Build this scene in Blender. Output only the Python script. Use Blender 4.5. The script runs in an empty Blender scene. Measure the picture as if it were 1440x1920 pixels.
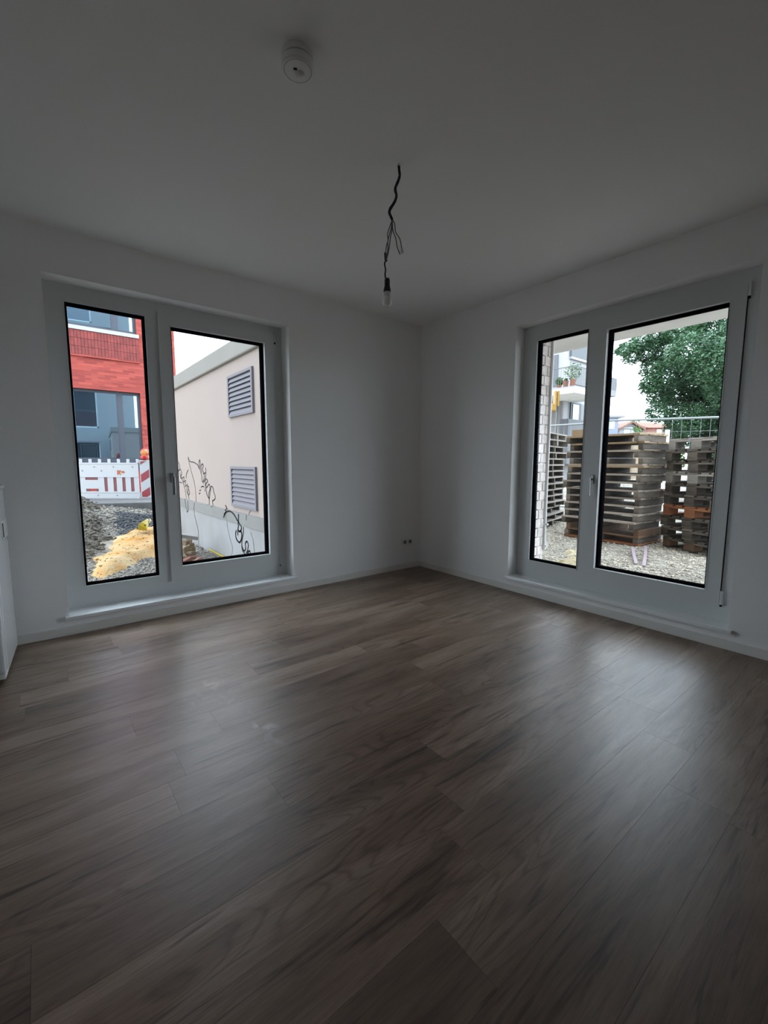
import bpy, math, random
import numpy as np
from mathutils import Vector, Matrix

random.seed(7)
RNG = np.random.default_rng(7)
SC = bpy.context.scene
COL = SC.collection

# ------------------------------------------------------------------ camera
F_PX, YAW, PITCH, ROLL = 814.97, 0.6716, -0.1141, 0.0021      # for a 1440 x 1920 frame
CAM = Vector((-3.1828, -3.3898, 1.1165))
_cy, _sy, _cp, _sp = math.cos(YAW), math.sin(YAW), math.cos(PITCH), math.sin(PITCH)
FWD = Vector((_sy * _cp, _cy * _cp, _sp))
_r = Vector((_cy, -_sy, 0)); _u = _r.cross(FWD)
RGT = math.cos(ROLL) * _r + math.sin(ROLL) * _u
UPV = -math.sin(ROLL) * _r + math.cos(ROLL) * _u
cd = bpy.data.cameras.new('camera'); cam = bpy.data.objects.new('camera', cd); COL.objects.link(cam)
cd.sensor_fit = 'HORIZONTAL'; cd.sensor_width = 36.0; cd.lens = F_PX / 1440 * 36.0
cd.clip_start = 0.02; cd.clip_end = 600
cam.matrix_world = Matrix(((RGT.x, UPV.x, -FWD.x, CAM.x), (RGT.y, UPV.y, -FWD.y, CAM.y),
                           (RGT.z, UPV.z, -FWD.z, CAM.z), (0, 0, 0, 1)))
SC.camera = cam

# ------------------------------------------------------------------ sky (bright overcast) and exposure
SKY_STRENGTH = 4.4
SKY_COLOR = (0.84, 0.975, 1.10)
w = bpy.data.worlds.new('overcast_sky'); SC.world = w; w.use_nodes = True
wn, wl = w.node_tree.nodes, w.node_tree.links
bg = wn['Background']
tc = wn.new('ShaderNodeTexCoord'); nz = wn.new('ShaderNodeTexNoise'); mp = wn.new('ShaderNodeMapping')
mp.inputs['Scale'].default_value = (1, 1, 3); nz.inputs['Scale'].default_value = 2.2; nz.inputs['Detail'].default_value = 5
rp = wn.new('ShaderNodeValToRGB')
rp.color_ramp.elements[0].position = .3; rp.color_ramp.elements[1].position = .75
rp.color_ramp.elements[0].color = tuple(c * .86 for c in SKY_COLOR) + (1,)
rp.color_ramp.elements[1].color = tuple(c * 1.08 for c in SKY_COLOR) + (1,)
wl.new(tc.outputs['Generated'], mp.inputs['Vector']); wl.new(mp.outputs['Vector'], nz.inputs['Vector'])
wl.new(nz.outputs['Fac'], rp.inputs['Fac']); wl.new(rp.outputs['Color'], bg.inputs['Color'])
bg.inputs['Strength'].default_value = SKY_STRENGTH
vs = SC.view_settings
vs.view_transform = 'Standard'; vs.look = 'None'; vs.gamma = 1.0; vs.use_curve_mapping = False
vs.exposure = 0.43
SC.cycles.max_bounces = 16; SC.cycles.diffuse_bounces = 10; SC.cycles.transparent_max_bounces = 16

# ------------------------------------------------------------------ helpers: pixels to places
def ray(u, v):
    return RGT * ((u - 720) / F_PX) + UPV * ((960 - v) / F_PX) + FWD
def on(u, v, axis, val):
    d = ray(u, v); return CAM + d * ((val - CAM[axis]) / d[axis])
def at(u, v, depth):
    return CAM + ray(u, v) * depth
def sstep(a, b, x):
    t = np.clip((x - a) / (b - a), 0, 1); return t * t * (3 - 2 * t)

# ------------------------------------------------------------------ helpers: meshes
class MB:
    def __init__(s): s.v = []; s.f = []; s.m = []
    def add(s, vs, fs, mi=0):
        o = len(s.v); s.v += [tuple(q) for q in vs]; s.f += [tuple(i + o for i in f) for f in fs]; s.m += [mi] * len(fs); return s
    def box(s, a, b, mi=0, fn=None):
        x0, y0, z0 = (min(a[i], b[i]) for i in range(3)); x1, y1, z1 = (max(a[i], b[i]) for i in range(3))
        vs = [(x0, y0, z0), (x1, y0, z0), (x1, y1, z0), (x0, y1, z0), (x0, y0, z1), (x1, y0, z1), (x1, y1, z1), (x0, y1, z1)]
        if fn: vs = [fn(*q) for q in vs]
        return s.add(vs, [(0, 3, 2, 1), (4, 5, 6, 7), (0, 1, 5, 4), (1, 2, 6, 5), (2, 3, 7, 6), (3, 0, 4, 7)], mi)
    def quad(s, a, b, c, d, mi=0): return s.add([a, b, c, d], [(0, 1, 2, 3)], mi)
    def tube(s, pts, r, n=8, mi=0, cap=True):
        pts = [Vector(q) for q in pts]; k = len(pts); rs = r if isinstance(r, (list, tuple)) else [r] * k
        vs = []; up = None
        for i, q in enumerate(pts):
            t = (pts[min(i + 1, k - 1)] - pts[max(i - 1, 0)]).normalized()
            if up is None: up = t.orthogonal().normalized()
            a = (up - t * up.dot(t)); a = a.normalized() if a.length > 1e-6 else t.orthogonal().normalized(); up = a
            b = t.cross(a)
            for j in range(n):
                th = 2 * math.pi * j / n; vs.append(q + (a * math.cos(th) + b * math.sin(th)) * rs[i])
        fs = [(i * n + j, i * n + (j + 1) % n, (i + 1) * n + (j + 1) % n, (i + 1) * n + j) for i in range(k - 1) for j in range(n)]
        if cap: fs += [tuple(range(n - 1, -1, -1)), tuple((k - 1) * n + j for j in range(n))]
        return s.add(vs, fs, mi)
    def lathe(s, prof, c=(0, 0, 0), n=32, mi=0, fn=None):
        vs = []; c = Vector(c)
        for r, z in prof:
            for j in range(n):
                th = 2 * math.pi * j / n; q = (c.x + r * math.cos(th), c.y + r * math.sin(th), c.z + z)
                vs.append(fn(*q) if fn else q)
        k = len(prof)
        fs = [(i * n + j, i * n + (j + 1) % n, (i + 1) * n + (j + 1) % n, (i + 1) * n + j) for i in range(k - 1) for j in range(n)]
        fs += [tuple(range(n - 1, -1, -1)), tuple((k - 1) * n + j for j in range(n))]
        return s.add(vs, fs, mi)
    def mesh(s, name, mats, smooth=False):
        me = bpy.data.meshes.new(name); me.from_pydata(s.v, [], s.f)
        for m in (mats if isinstance(mats, (list, tuple)) else [mats]): me.materials.append(m)
        me.polygons.foreach_set('material_index', s.m)
        me.update()
        if smooth:
            me.polygons.foreach_set('use_smooth', [True] * len(s.f)); me.set_sharp_from_angle(angle=math.radians(42))
        return me
    def build(s, name, mats, parent=None, smooth=False, bevel=0, seg=2):
        return link(name, s.mesh(name, mats, smooth), parent, bevel, seg)

def link(name, me, parent=None, bevel=0, seg=2):
    o = bpy.data.objects.new(name, me); COL.objects.link(o)
    if parent is not None: o.parent = parent
    if bevel:
        md = o.modifiers.new('bevel', 'BEVEL'); md.width = bevel; md.segments = seg; md.limit_method = 'ANGLE'; md.angle_limit = math.radians(40)
    return o
def tag(o, label=None, cat=None, group=None, kind=None):
    if label: o['label'] = label
    if cat: o['category'] = cat
    if group: o['group'] = group
    if kind: o['kind'] = kind
    return o
def empty(name, loc=(0, 0, 0), rz=0.0):
    o = bpy.data.objects.new(name, None); COL.objects.link(o); o.location = loc; o.rotation_euler = (0, 0, rz); o.empty_display_size = .1
    return o
def copy_tree(o, parent=None):
    c = o.copy(); COL.objects.link(c); c.parent = parent
    for ch in [q for q in o.children]: copy_tree(ch, c)
    return c

# ------------------------------------------------------------------ helpers: materials
def mat(name, col, rough=.6, metal=0, spec=.5, var=0, vscale=4, stretch=(1, 1, 1), bump=0, bscale=30, col2=None, detail=4, coord='Object', objvar=0, trans=0, ramp=(.35, .65)):
    m = bpy.data.materials.new(name); m.use_nodes = True; n, l = m.node_tree.nodes, m.node_tree.links
    p = n['Principled BSDF']; p.inputs['Roughness'].default_value = rough; p.inputs['Metallic'].default_value = metal
    p.inputs['Specular IOR Level'].default_value = spec
    c = (*col, 1); p.inputs['Base Color'].default_value = c
    if var or col2 or bump or objvar:
        tc = n.new('ShaderNodeTexCoord'); mp = n.new('ShaderNodeMapping'); mp.inputs['Scale'].default_value = stretch
        if coord == 'World':
            g = n.new('ShaderNodeNewGeometry'); l.new(g.outputs['Position'], mp.inputs['Vector'])
        else: l.new(tc.outputs[coord], mp.inputs['Vector'])
        out = None
        if var or col2:
            t = n.new('ShaderNodeTexNoise'); t.inputs['Scale'].default_value = vscale; t.inputs['Detail'].default_value = detail; t.inputs['Roughness'].default_value = .6
            l.new(mp.outputs[0], t.inputs['Vector'])
            r = n.new('ShaderNodeValToRGB'); r.color_ramp.elements[0].position = ramp[0]; r.color_ramp.elements[1].position = ramp[1]
            r.color_ramp.elements[0].color = tuple(q * (1 - var) for q in col) + (1,)
            r.color_ramp.elements[1].color = (*(col2 if col2 else tuple(min(1, q * (1 + var)) for q in col)), 1)
            l.new(t.outputs['Fac'], r.inputs['Fac']); out = r.outputs['Color']
        if objvar:
            oi = n.new('ShaderNodeObjectInfo'); mr = n.new('ShaderNodeMapRange'); mr.inputs['To Min'].default_value = 1 - objvar; mr.inputs['To Max'].default_value = 1 + objvar
            l.new(oi.outputs['Random'], mr.inputs['Value'])
            mx = n.new('ShaderNodeMix'); mx.data_type = 'RGBA'; mx.blend_type = 'MULTIPLY'; mx.inputs[0].default_value = 1
            if out: l.new(out, mx.inputs['A'])
            else: mx.inputs['A'].default_value = c
            l.new(mr.outputs[0], mx.inputs['B']); out = mx.outputs['Result']
        if out: l.new(out, p.inputs['Base Color'])
        if bump:
            t2 = n.new('ShaderNodeTexNoise'); t2.inputs['Scale'].default_value = bscale; t2.inputs['Detail'].default_value = 5
            l.new(mp.outputs[0], t2.inputs['Vector'])
            b = n.new('ShaderNodeBump'); b.inputs['Strength'].default_value = bump; b.inputs['Distance'].default_value = .02
            l.new(t2.outputs['Fac'], b.inputs['Height']); l.new(b.outputs[0], p.inputs['Normal'])
    if trans: p.inputs['Transmission Weight'].default_value = trans
    return m

def glass_mat(name, tint=(.985, .995, .99), refl=.06):
    m = bpy.data.materials.new(name); m.use_nodes = True; n, l = m.node_tree.nodes, m.node_tree.links
    n.remove(n['Principled BSDF']); o = n['Material Output']
    t = n.new('ShaderNodeBsdfTransparent'); t.inputs['Color'].default_value = (*tint, 1)
    g = n.new('ShaderNodeBsdfGlossy'); g.inputs['Roughness'].default_value = 0.0
    lw = n.new('ShaderNodeLayerWeight'); lw.inputs['Blend'].default_value = .12
    mr = n.new('ShaderNodeMapRange'); mr.inputs['To Min'].default_value = refl * .5; mr.inputs['To Max'].default_value = .6
    mx = n.new('ShaderNodeMixShader'); l.new(lw.outputs['Fresnel'], mr.inputs['Value']); l.new(mr.outputs[0], mx.inputs['Fac'])
    l.new(t.outputs[0], mx.inputs[1]); l.new(g.outputs[0], mx.inputs[2]); l.new(mx.outputs[0], o.inputs['Surface'])
    return m

def mirror_pane_mat(name, base, refl, tint):
    m = bpy.data.materials.new(name); m.use_nodes = True; n, l = m.node_tree.nodes, m.node_tree.links
    p = n['Principled BSDF']; p.inputs['Base Color'].default_value = (*base, 1); p.inputs['Roughness'].default_value = .2
    g = n.new('ShaderNodeBsdfGlossy'); g.inputs['Roughness'].default_value = .004; g.inputs['Color'].default_value = (*tint, 1)
    mx = n.new('ShaderNodeMixShader'); mx.inputs['Fac'].default_value = refl
    l.new(p.outputs[0], mx.inputs[1]); l.new(g.outputs[0], mx.inputs[2]); l.new(mx.outputs[0], n['Material Output'].inputs['Surface'])
    return m

def wood_floor_mat():
    m = bpy.data.materials.new('vinyl_plank'); m.use_nodes = True; n, l = m.node_tree.nodes, m.node_tree.links
    p = n['Principled BSDF']
    g = n.new('ShaderNodeNewGeometry'); oi = n.new('ShaderNodeObjectInfo')
    off = n.new('ShaderNodeVectorMath'); off.operation = 'MULTIPLY_ADD'
    cmb = n.new('ShaderNodeCombineXYZ')
    for k in range(3): l.new(oi.outputs['Random'], cmb.inputs[k])
    l.new(cmb.outputs[0], off.inputs[0]); off.inputs[1].default_value = (37, 53, 11); l.new(g.outputs['Position'], off.inputs[2])
    def noise(scale, st, detail=5, rough=.6, dist=0):
        mp = n.new('ShaderNodeMapping'); mp.inputs['Scale'].default_value = st; l.new(off.outputs[0], mp.inputs['Vector'])
        t = n.new('ShaderNodeTexNoise'); t.inputs['Scale'].default_value = scale; t.inputs['Detail'].default_value = detail
        t.inputs['Roughness'].default_value = rough; t.inputs['Distortion'].default_value = dist
        l.new(mp.outputs[0], t.inputs['Vector']); return t.outputs['Fac']
    def ramp(f, stops):
        r = n.new('ShaderNodeValToRGB'); e = r.color_ramp.elements
        while len(e) < len(stops): e.new(.5)
        for q, (ps, c) in zip(e, stops): q.position = ps; q.color = (*c, 1)
        l.new(f, r.inputs['Fac']); return r.outputs['Color']
    def mul(a, b, fac=1.0):
        x = n.new('ShaderNodeMix'); x.data_type = 'RGBA'; x.blend_type = 'MULTIPLY'; x.inputs[0].default_value = fac
        l.new(a, x.inputs['A']); l.new(b, x.inputs['B']); return x.outputs['Result']
    broad = ramp(noise(1.0, (1.3, 7, 1), 4, .55, .6), [(.26, (.120, .073, .047)), (.47, (.218, .147, .102)), (.74, (.350, .262, .205))])
    fine = ramp(noise(1.0, (9, 170, 1), 5, .7), [(.28, (.66, .62, .60)), (.58, (1.06, 1.06, 1.06))])
    # growth-ring cathedrals: contour lines of a slow noise
    ringsrc = noise(1.0, (1.1, 6.5, 1), 2, .45, .3)
    mm = n.new('ShaderNodeMath'); mm.operation = 'MULTIPLY'; mm.inputs[1].default_value = 34; l.new(ringsrc, mm.inputs[0])
    fr = n.new('ShaderNodeMath'); fr.operation = 'PINGPONG'; fr.inputs[1].default_value = 1.0; l.new(mm.outputs[0], fr.inputs[0])
    rings = ramp(fr.outputs[0], [(.0, (.62, .57, .54)), (.45, (1, 1, 1))])
    mask = n.new('ShaderNodeMapRange'); mask.inputs['From Min'].default_value = .46; mask.inputs['From Max'].default_value = .60; mask.inputs['To Max'].default_value = .9
    l.new(noise(1.0, (.8, 4, 1), 1, .5), mask.inputs['Value'])
    x = n.new('ShaderNodeMix'); x.data_type = 'RGBA'; x.blend_type = 'MULTIPLY'; l.new(mask.outputs[0], x.inputs[0])
    c1 = mul(broad, fine); l.new(c1, x.inputs['A']); l.new(rings, x.inputs['B'])
    dark = ramp(noise(1.0, (2.2, 30, 1), 3, .6, .4), [(.30, (.36, .32, .30)), (.42, (1, 1, 1))])
    c2 = mul(x.outputs['Result'], dark)
    mr = n.new('ShaderNodeMapRange'); mr.inputs['To Min'].default_value = .84; mr.inputs['To Max'].default_value = 1.14; l.new(oi.outputs['Random'], mr.inputs['Value'])
    c3 = n.new('ShaderNodeMix'); c3.data_type = 'RGBA'; c3.blend_type = 'MULTIPLY'; c3.inputs[0].default_value = 1
    l.new(c2, c3.inputs['A']); l.new(mr.outputs[0], c3.inputs['B'])
    # dried plaster smears left on the planks
    col = c3.outputs['Result']
    for (sx_, sy_, rx_, ry_) in ((-2.62, -1.33, .16, .22), (-2.50, -1.72, .07, .20)):
        mp2 = n.new('ShaderNodeMapping'); mp2.vector_type = 'POINT'; mp2.inputs['Location'].default_value = (-sx_ / rx_, -sy_ / ry_, 0); mp2.inputs['Scale'].default_value = (1 / rx_, 1 / ry_, 0)
        l.new(g.outputs['Position'], mp2.inputs['Vector'])
        ln = n.new('ShaderNodeVectorMath'); ln.operation = 'LENGTH'; l.new(mp2.outputs[0], ln.inputs[0])
        inv = n.new('ShaderNodeMapRange'); inv.inputs['From Min'].default_value = 1.0; inv.inputs['From Max'].default_value = .3; l.new(ln.outputs['Value'], inv.inputs['Value'])
        nn = n.new('ShaderNodeTexNoise'); nn.inputs['Scale'].default_value = 9; nn.inputs['Detail'].default_value = 6; nn.inputs['Distortion'].default_value = 1.5; l.new(g.outputs['Position'], nn.inputs['Vector'])
        th = n.new('ShaderNodeMapRange'); th.inputs['From Min'].default_value = .54; th.inputs['From Max'].default_value = .68; th.inputs['To Max'].default_value = .45; l.new(nn.outputs['Fac'], th.inputs['Value'])
        mu = n.new('ShaderNodeMath'); mu.operation = 'MULTIPLY'; l.new(inv.outputs[0], mu.inputs[0]); l.new(th.outputs[0], mu.inputs[1])
        mxs = n.new('ShaderNodeMix'); mxs.data_type = 'RGBA'; l.new(mu.outputs[0], mxs.inputs[0]); l.new(col, mxs.inputs['A']); mxs.inputs['B'].default_value = (.62, .60, .57, 1); col = mxs.outputs['Result']
    l.new(col, p.inputs['Base Color'])
    rr = n.new('ShaderNodeMapRange'); rr.inputs['To Min'].default_value = .30; rr.inputs['To Max'].default_value = .44
    l.new(noise(1.0, (3, 40, 1), 4), rr.inputs['Value']); l.new(rr.outputs[0], p.inputs['Roughness'])
    p.inputs['Specular IOR Level'].default_value = .85
    b = n.new('ShaderNodeBump'); b.inputs['Strength'].default_value = .12; b.inputs['Distance'].default_value = .003
    l.new(noise(1.0, (8, 160, 1), 4, .7), b.inputs['Height']); l.new(b.outputs[0], p.inputs['Normal'])
    return m

def brick_mat():
    m = bpy.data.materials.new('red_clinker'); m.use_nodes = True; n, l = m.node_tree.nodes, m.node_tree.links
    p = n['Principled BSDF']; p.inputs['Roughness'].default_value = .75
    tc = n.new('ShaderNodeNewGeometry'); sp = n.new('ShaderNodeSeparateXYZ'); ad = n.new('ShaderNodeMath'); cb = n.new('ShaderNodeCombineXYZ')
    l.new(tc.outputs['Position'], sp.inputs[0]); l.new(sp.outputs[0], ad.inputs[0]); l.new(sp.outputs[1], ad.inputs[1])
    l.new(ad.outputs[0], cb.inputs[0]); l.new(sp.outputs[2], cb.inputs[1])
    bt = n.new('ShaderNodeTexBrick'); bt.inputs['Scale'].default_value = 1; bt.inputs['Brick Width'].default_value = .36; bt.inputs['Row Height'].default_value = .075
    bt.inputs['Mortar Size'].default_value = .006; bt.inputs['Bias'].default_value = 0
    bt.inputs['Color1'].default_value = (*K(.52, .055, .042), 1); bt.inputs['Color2'].default_value = (*K(.88, .135, .095), 1); bt.inputs['Mortar'].default_value = (*K(.50, .14, .115), 1)
    l.new(cb.outputs[0], bt.inputs['Vector']); l.new(bt.outputs['Color'], p.inputs['Base Color'])
    b = n.new('ShaderNodeBump'); b.inputs['Strength'].default_value = .5; b.inputs['Distance'].default_value = .01; b.invert = True
    l.new(bt.outputs['Fac'], b.inputs['Height']); l.new(b.outputs[0], p.inputs['Normal'])
    return m

def graded_ground_mat():
    # raw building-site ground: grey gravel, brown soil patches
    m = mat('site_ground', K(.34, .31, .26), .95, col2=K(.70, .64, .55), vscale=2.3, detail=8, bump=.9, bscale=22, coord='World', spec=.2)
    return m

KO = .46                                              # darkens most outdoor colours to offset the strong sky light
def K(*c): return tuple(q * KO for q in c)
M = {}
M['plaster'] = mat('white_wall_paint', (.90, .90, .90), .9, bump=.08, bscale=140, spec=.2)
M['ceil'] = mat('white_ceiling_paint', (.88, .88, .88), .95, bump=.06, bscale=140, spec=.15)
M['upvc'] = mat('white_window_plastic', (.65, .67, .675), .38)
M['black'] = mat('black_gasket', (.003, .003, .004), .9, spec=.0)
M['pane'] = glass_mat('window_glass')
M['sill'] = mat('white_sill_laminate', (.86, .89, .90), .16, spec=.9)
M['base'] = mat('off_white_baseboard', (.80, .78, .74), .5)
M['steel'] = mat('satin_aluminium', (.42, .42, .42), .32, metal=1)
M['darkmetal'] = mat('dark_steel', (.04, .04, .045), .4, metal=.6)
M['white'] = mat('white_plastic', (.82, .82, .80), .35)
M['appl'] = mat('white_enamel', (.82, .84, .85), .12)
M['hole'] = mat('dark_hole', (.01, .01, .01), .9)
M['floor'] = wood_floor_mat()
M['screed'] = mat('dark_joint', (.03, .025, .02), .9)
M['cable'] = mat('black_cable', (.008, .008, .01), .5)
M['wiregrey'] = mat('grey_wire', (.12, .12, .12), .5)
M['lampglass'] = mat('frosted_bulb', (.95, .95, .94), .22)
M['bulbbase'] = mat('bulb_collar', (.72, .72, .71), .4)
M['lightbrick'] = mat('pale_facing_brick', (.78, .70, .66), .85, var=.12, vscale=14, bump=.3, bscale=60, objvar=.10)
M['mortar'] = mat('grey_mortar', (.60, .55, .52), .95, bump=.3, bscale=80)
M['facade'] = mat('pale_render', K(.66, .67, .67), .9, bump=.2, bscale=90)
M['concrete'] = mat('pale_concrete', (.80, .79, .77), .85, var=.06, vscale=2, bump=.1, bscale=40)
M['cream'] = mat('cream_render', K(.81, .665, .59), .9, var=.02, vscale=1.2, bump=.03, bscale=160)
M['fascia'] = mat('greige_fascia', K(.56, .53, .47), .7, var=.04, vscale=2)
M['band'] = mat('grey_band', K(.50, .49, .46), .85, var=.05, vscale=2)
M['plinth'] = mat('pale_grey_plinth', K(.60, .59, .57), .85, col2=K(.70, .69, .69), vscale=1.1, bump=.1, bscale=60)
M['louver'] = mat('lilac_grey_louver', K(.44, .43, .47), .45)
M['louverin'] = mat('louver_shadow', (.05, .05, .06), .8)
M['spray'] = mat('black_spray_paint', (.035, .035, .04), .6)
M['sprayfade'] = mat('faded_spray_paint', (.36, .355, .35), .8)
M['brick'] = brick_mat()
M['solider'] = mat('soldier_brick', K(.46, .085, .075), .8, var=.2, vscale=10, objvar=.14)
M['stonesill'] = mat('white_stone_sill', K(.82, .80, .78), .6)
M['bluepane'] = mirror_pane_mat('reflecting_pane', (.010, .022, .034), .40, (.50, .74, .92))
M['darkpane'] = mirror_pane_mat('dark_pane', (.010, .012, .014), .10, (.8, .9, 1))
M['anthra'] = mat('anthracite_frame', (.045, .055, .075), .5)
M['barrier'] = mat('white_barrier_plastic', K(.86, .86, .88), .4)
M['red'] = mat('red_reflective', K(.42, .018, .03), .4)
M['redpale'] = mat('red_panel', K(.36, .08, .09), .5)
M['orange'] = mat('orange_print', K(.85, .16, .02), .5)
M['rubber'] = mat('black_recycled_rubber', (.045, .045, .045), .9, bump=.4, bscale=40)
M['lampred'] = mat('red_lamp_body', K(.75, .03, .02), .3)
M['lampamber'] = mat('amber_lens', K(.95, .28, .02), .15)
M['sand'] = mat('yellow_sand', K(.95, .47, .11), .95, col2=K(1.05, .80, .47), vscale=1.7, detail=8, bump=.8, bscale=26, coord='World', spec=.15)
M['straw'] = mat('dry_yellow_earth', K(.52, .40, .22), .95, col2=K(1.0, .86, .58), vscale=9, detail=8, bump=.9, bscale=30, coord='World', spec=.15)
M['soil'] = mat('dark_soil', K(.10, .088, .072), .95, col2=K(.40, .37, .32), vscale=4, detail=8, bump=1.0, bscale=20, coord='World', spec=.15)
M['gravel'] = mat('grey_gravel', K(.54, .47, .37), .9, col2=K(1.15, 1.04, .86), vscale=16, detail=2, coord='World', spec=.25)
M['rubble'] = mat('grey_brown_rubble', K(.26, .245, .22), .9, col2=K(.66, .62, .56), vscale=16, detail=2, coord='World', spec=.25)
M['darkgravel'] = mat('dark_gravel', K(.075, .08, .09), .9, col2=K(.24, .25, .27), vscale=16, detail=2, coord='World', spec=.25)
M['ground'] = graded_ground_mat()
M['asphalt'] = mat('old_asphalt', K(.22, .22, .22), .9, var=.2, vscale=6, bump=.4, bscale=60)
M['yellow'] = mat('yellow_plastic', K(.80, .60, .03), .4)
M['pink'] = mat('pink_terracotta', K(.62, .27, .20), .8, var=.12, vscale=6)
M['tan'] = mat('tan_brick_core', K(.66, .50, .34), .85, var=.15, vscale=8)
M['oldwood'] = mat('weathered_shaded_pallet_wood', K(.095, .074, .058), .9, col2=K(.28, .23, .18), vscale=3, stretch=(1, 1, 4), bump=.12, bscale=25, objvar=.40)  # weathered wood, colour darkened further for the shade inside the stacks
M['greywood'] = mat('bleached_pallet_wood', K(.42, .37, .32), .9, col2=K(.62, .56, .49), vscale=3, stretch=(1, 1, 4), bump=.12, bscale=25, objvar=.15)
M['edgewood'] = mat('board_edge_wood', K(.50, .41, .33), .9, col2=K(.74, .63, .52), vscale=3, bump=.2, bscale=25, objvar=.18)
M['newwood'] = mat('fresh_tan_wood', K(.60, .42, .24), .85, var=.12, vscale=3, objvar=.12)
M['orangewood'] = mat('reddish_pallet_wood', K(.50, .19, .075), .85, var=.15, vscale=4, objvar=.1)
M['brownwood'] = mat('brown_pallet_wood', K(.30, .17, .10), .9, var=.2, vscale=4, objvar=.15)
M['galv'] = mat('galvanised_tube', K(.52, .56, .58), .45, metal=.3)
M['leaf'] = mat('tree_leaf', K(.035, .115, .05), .5, col2=K(.17, .40, .18), vscale=1.1, detail=6, coord='World', ramp=(.3, .7))
M['leaf2'] = mat('light_leaf', K(.12, .27, .06), .6, col2=K(.26, .42, .10), vscale=2, coord='World')
M['bark'] = mat('tree_bark', K(.05, .042, .035), .9, bump=.6, bscale=12)
M['whitewall'] = mat('white_house_render', K(.74, .74, .77), .85)
M['greywall'] = mat('grey_house_render', K(.50, .50, .50), .9, var=.05, vscale=1)
M['parapet'] = mat('dark_grey_parapet', K(.26, .27, .29), .7)
M['terra'] = mat('terracotta_pot', K(.52, .20, .11), .8)
M['tile'] = mat('red_roof_tile', K(.60, .19, .12), .8, var=.12, vscale=3)
M['tile2'] = mat('brown_roof_tile', K(.40, .22, .15), .8, var=.12, vscale=3)
M['bluewall'] = mat('blue_grey_render', K(.42, .46, .60), .8)
M['yellowm'] = mat('machine_yellow', K(.72, .40, .05), .5)
M['lilac'] = mat('pale_pink_strap', K(.68, .52, .58), .6)

# ================================================================== ROOM SHELL
H = 2.5
RX0, RY0 = -4.4, -6.4                      # far sides of the room, behind and left of the camera
WT = .30                                   # inner wall thickness
L0, L1, ZB, ZT = -3.085, -1.492, .125, 2.235     # reveal of the left window (x range, z range)
R0, R1 = 1.137, 2.709                      # reveal of the right window (-y range)

def struct(o): o['kind'] = 'structure'; return o

b = MB()
b.box((RX0 - .3, 0, -.3), (L0, WT, H)).box((L1, 0, -.3), (.30, WT, H)).box((L0, 0, ZT), (L1, WT, H)).box((L0, 0, -.3), (L1, WT, ZB - .022))
struct(b.build('wall_left', M['plaster']))
b = MB()
b.box((0, 0, -.3), (WT, -R0, H)).box((0, -R1, -.3), (WT, RY0 - .3, H)).box((0, -R0, ZT), (WT, -R1, H)).box((0, -R0, -.3), (WT, -R1, ZB - .022))
struct(b.build('wall_right', M['plaster']))
struct(MB().box((RX0 - .3, RY0 - .3, -.3), (0, RY0, H)).build('wall_back', M['plaster']))
struct(MB().box((RX0 - .3, RY0, -.3), (RX0, 0, H)).build('wall_side', M['plaster']))
struct(MB().box((RX0 - .3, RY0 - .3, H), (.30, .30, H + .25)).build('ceiling', M['ceil']))
floor = struct(MB().box((RX0, RY0, -.3), (0, 0, -.004)).build('floor', M['screed']))

# vinyl planks, each its own piece, running along x
PW, PL, GAP = .1815, 1.22, .0003
rows = []
y = -2.004 + PW * 12
while y > RY0 - PW: rows.append(y); y -= PW
seam = {-2.004: -2.616, -1.8225: -2.898, -1.2780: -2.94}
offs = [.0, .43, .86, .21, .64, 1.07, .35, .78]
for k, yt in enumerate(rows):
    ya, yb = min(yt, 0.0), max(yt - PW, RY0)
    if ya - yb < .01: continue
    s0 = None
    for key, val in seam.items():
        if abs(yt - key) < .01: s0 = val
    if s0 is None: s0 = -offs[(k * 3) % 8] - .05 * (k % 3)
    x = s0 - PL * 6
    while x < 0:
        xa, xb = max(x, RX0), min(x + PL, 0)
        x += PL
        if xb - xa < .005: continue
        pk = MB(); g = GAP
        pk.box((xa + g, yb + g, -.004), (xb - g, ya - g, 0))
        pk.build('plank', M['floor'], floor)

def baseboard(name, a, bb):
    struct(MB().box(a, bb).build(name, M['base'], bevel=.003))
BT, BH = .013, .058
baseboard('baseboard_left', (RX0, -BT, 0), (0, 0, BH))
baseboard('baseboard_right', (-BT, -BT, 0), (0, RY0, BH))
baseboard('baseboard_back', (RX0, RY0, 0), (-BT, RY0 + BT, BH))
baseboard('baseboard_side', (RX0, RY0 + BT, 0), (RX0 + BT, -BT, BH))

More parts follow.
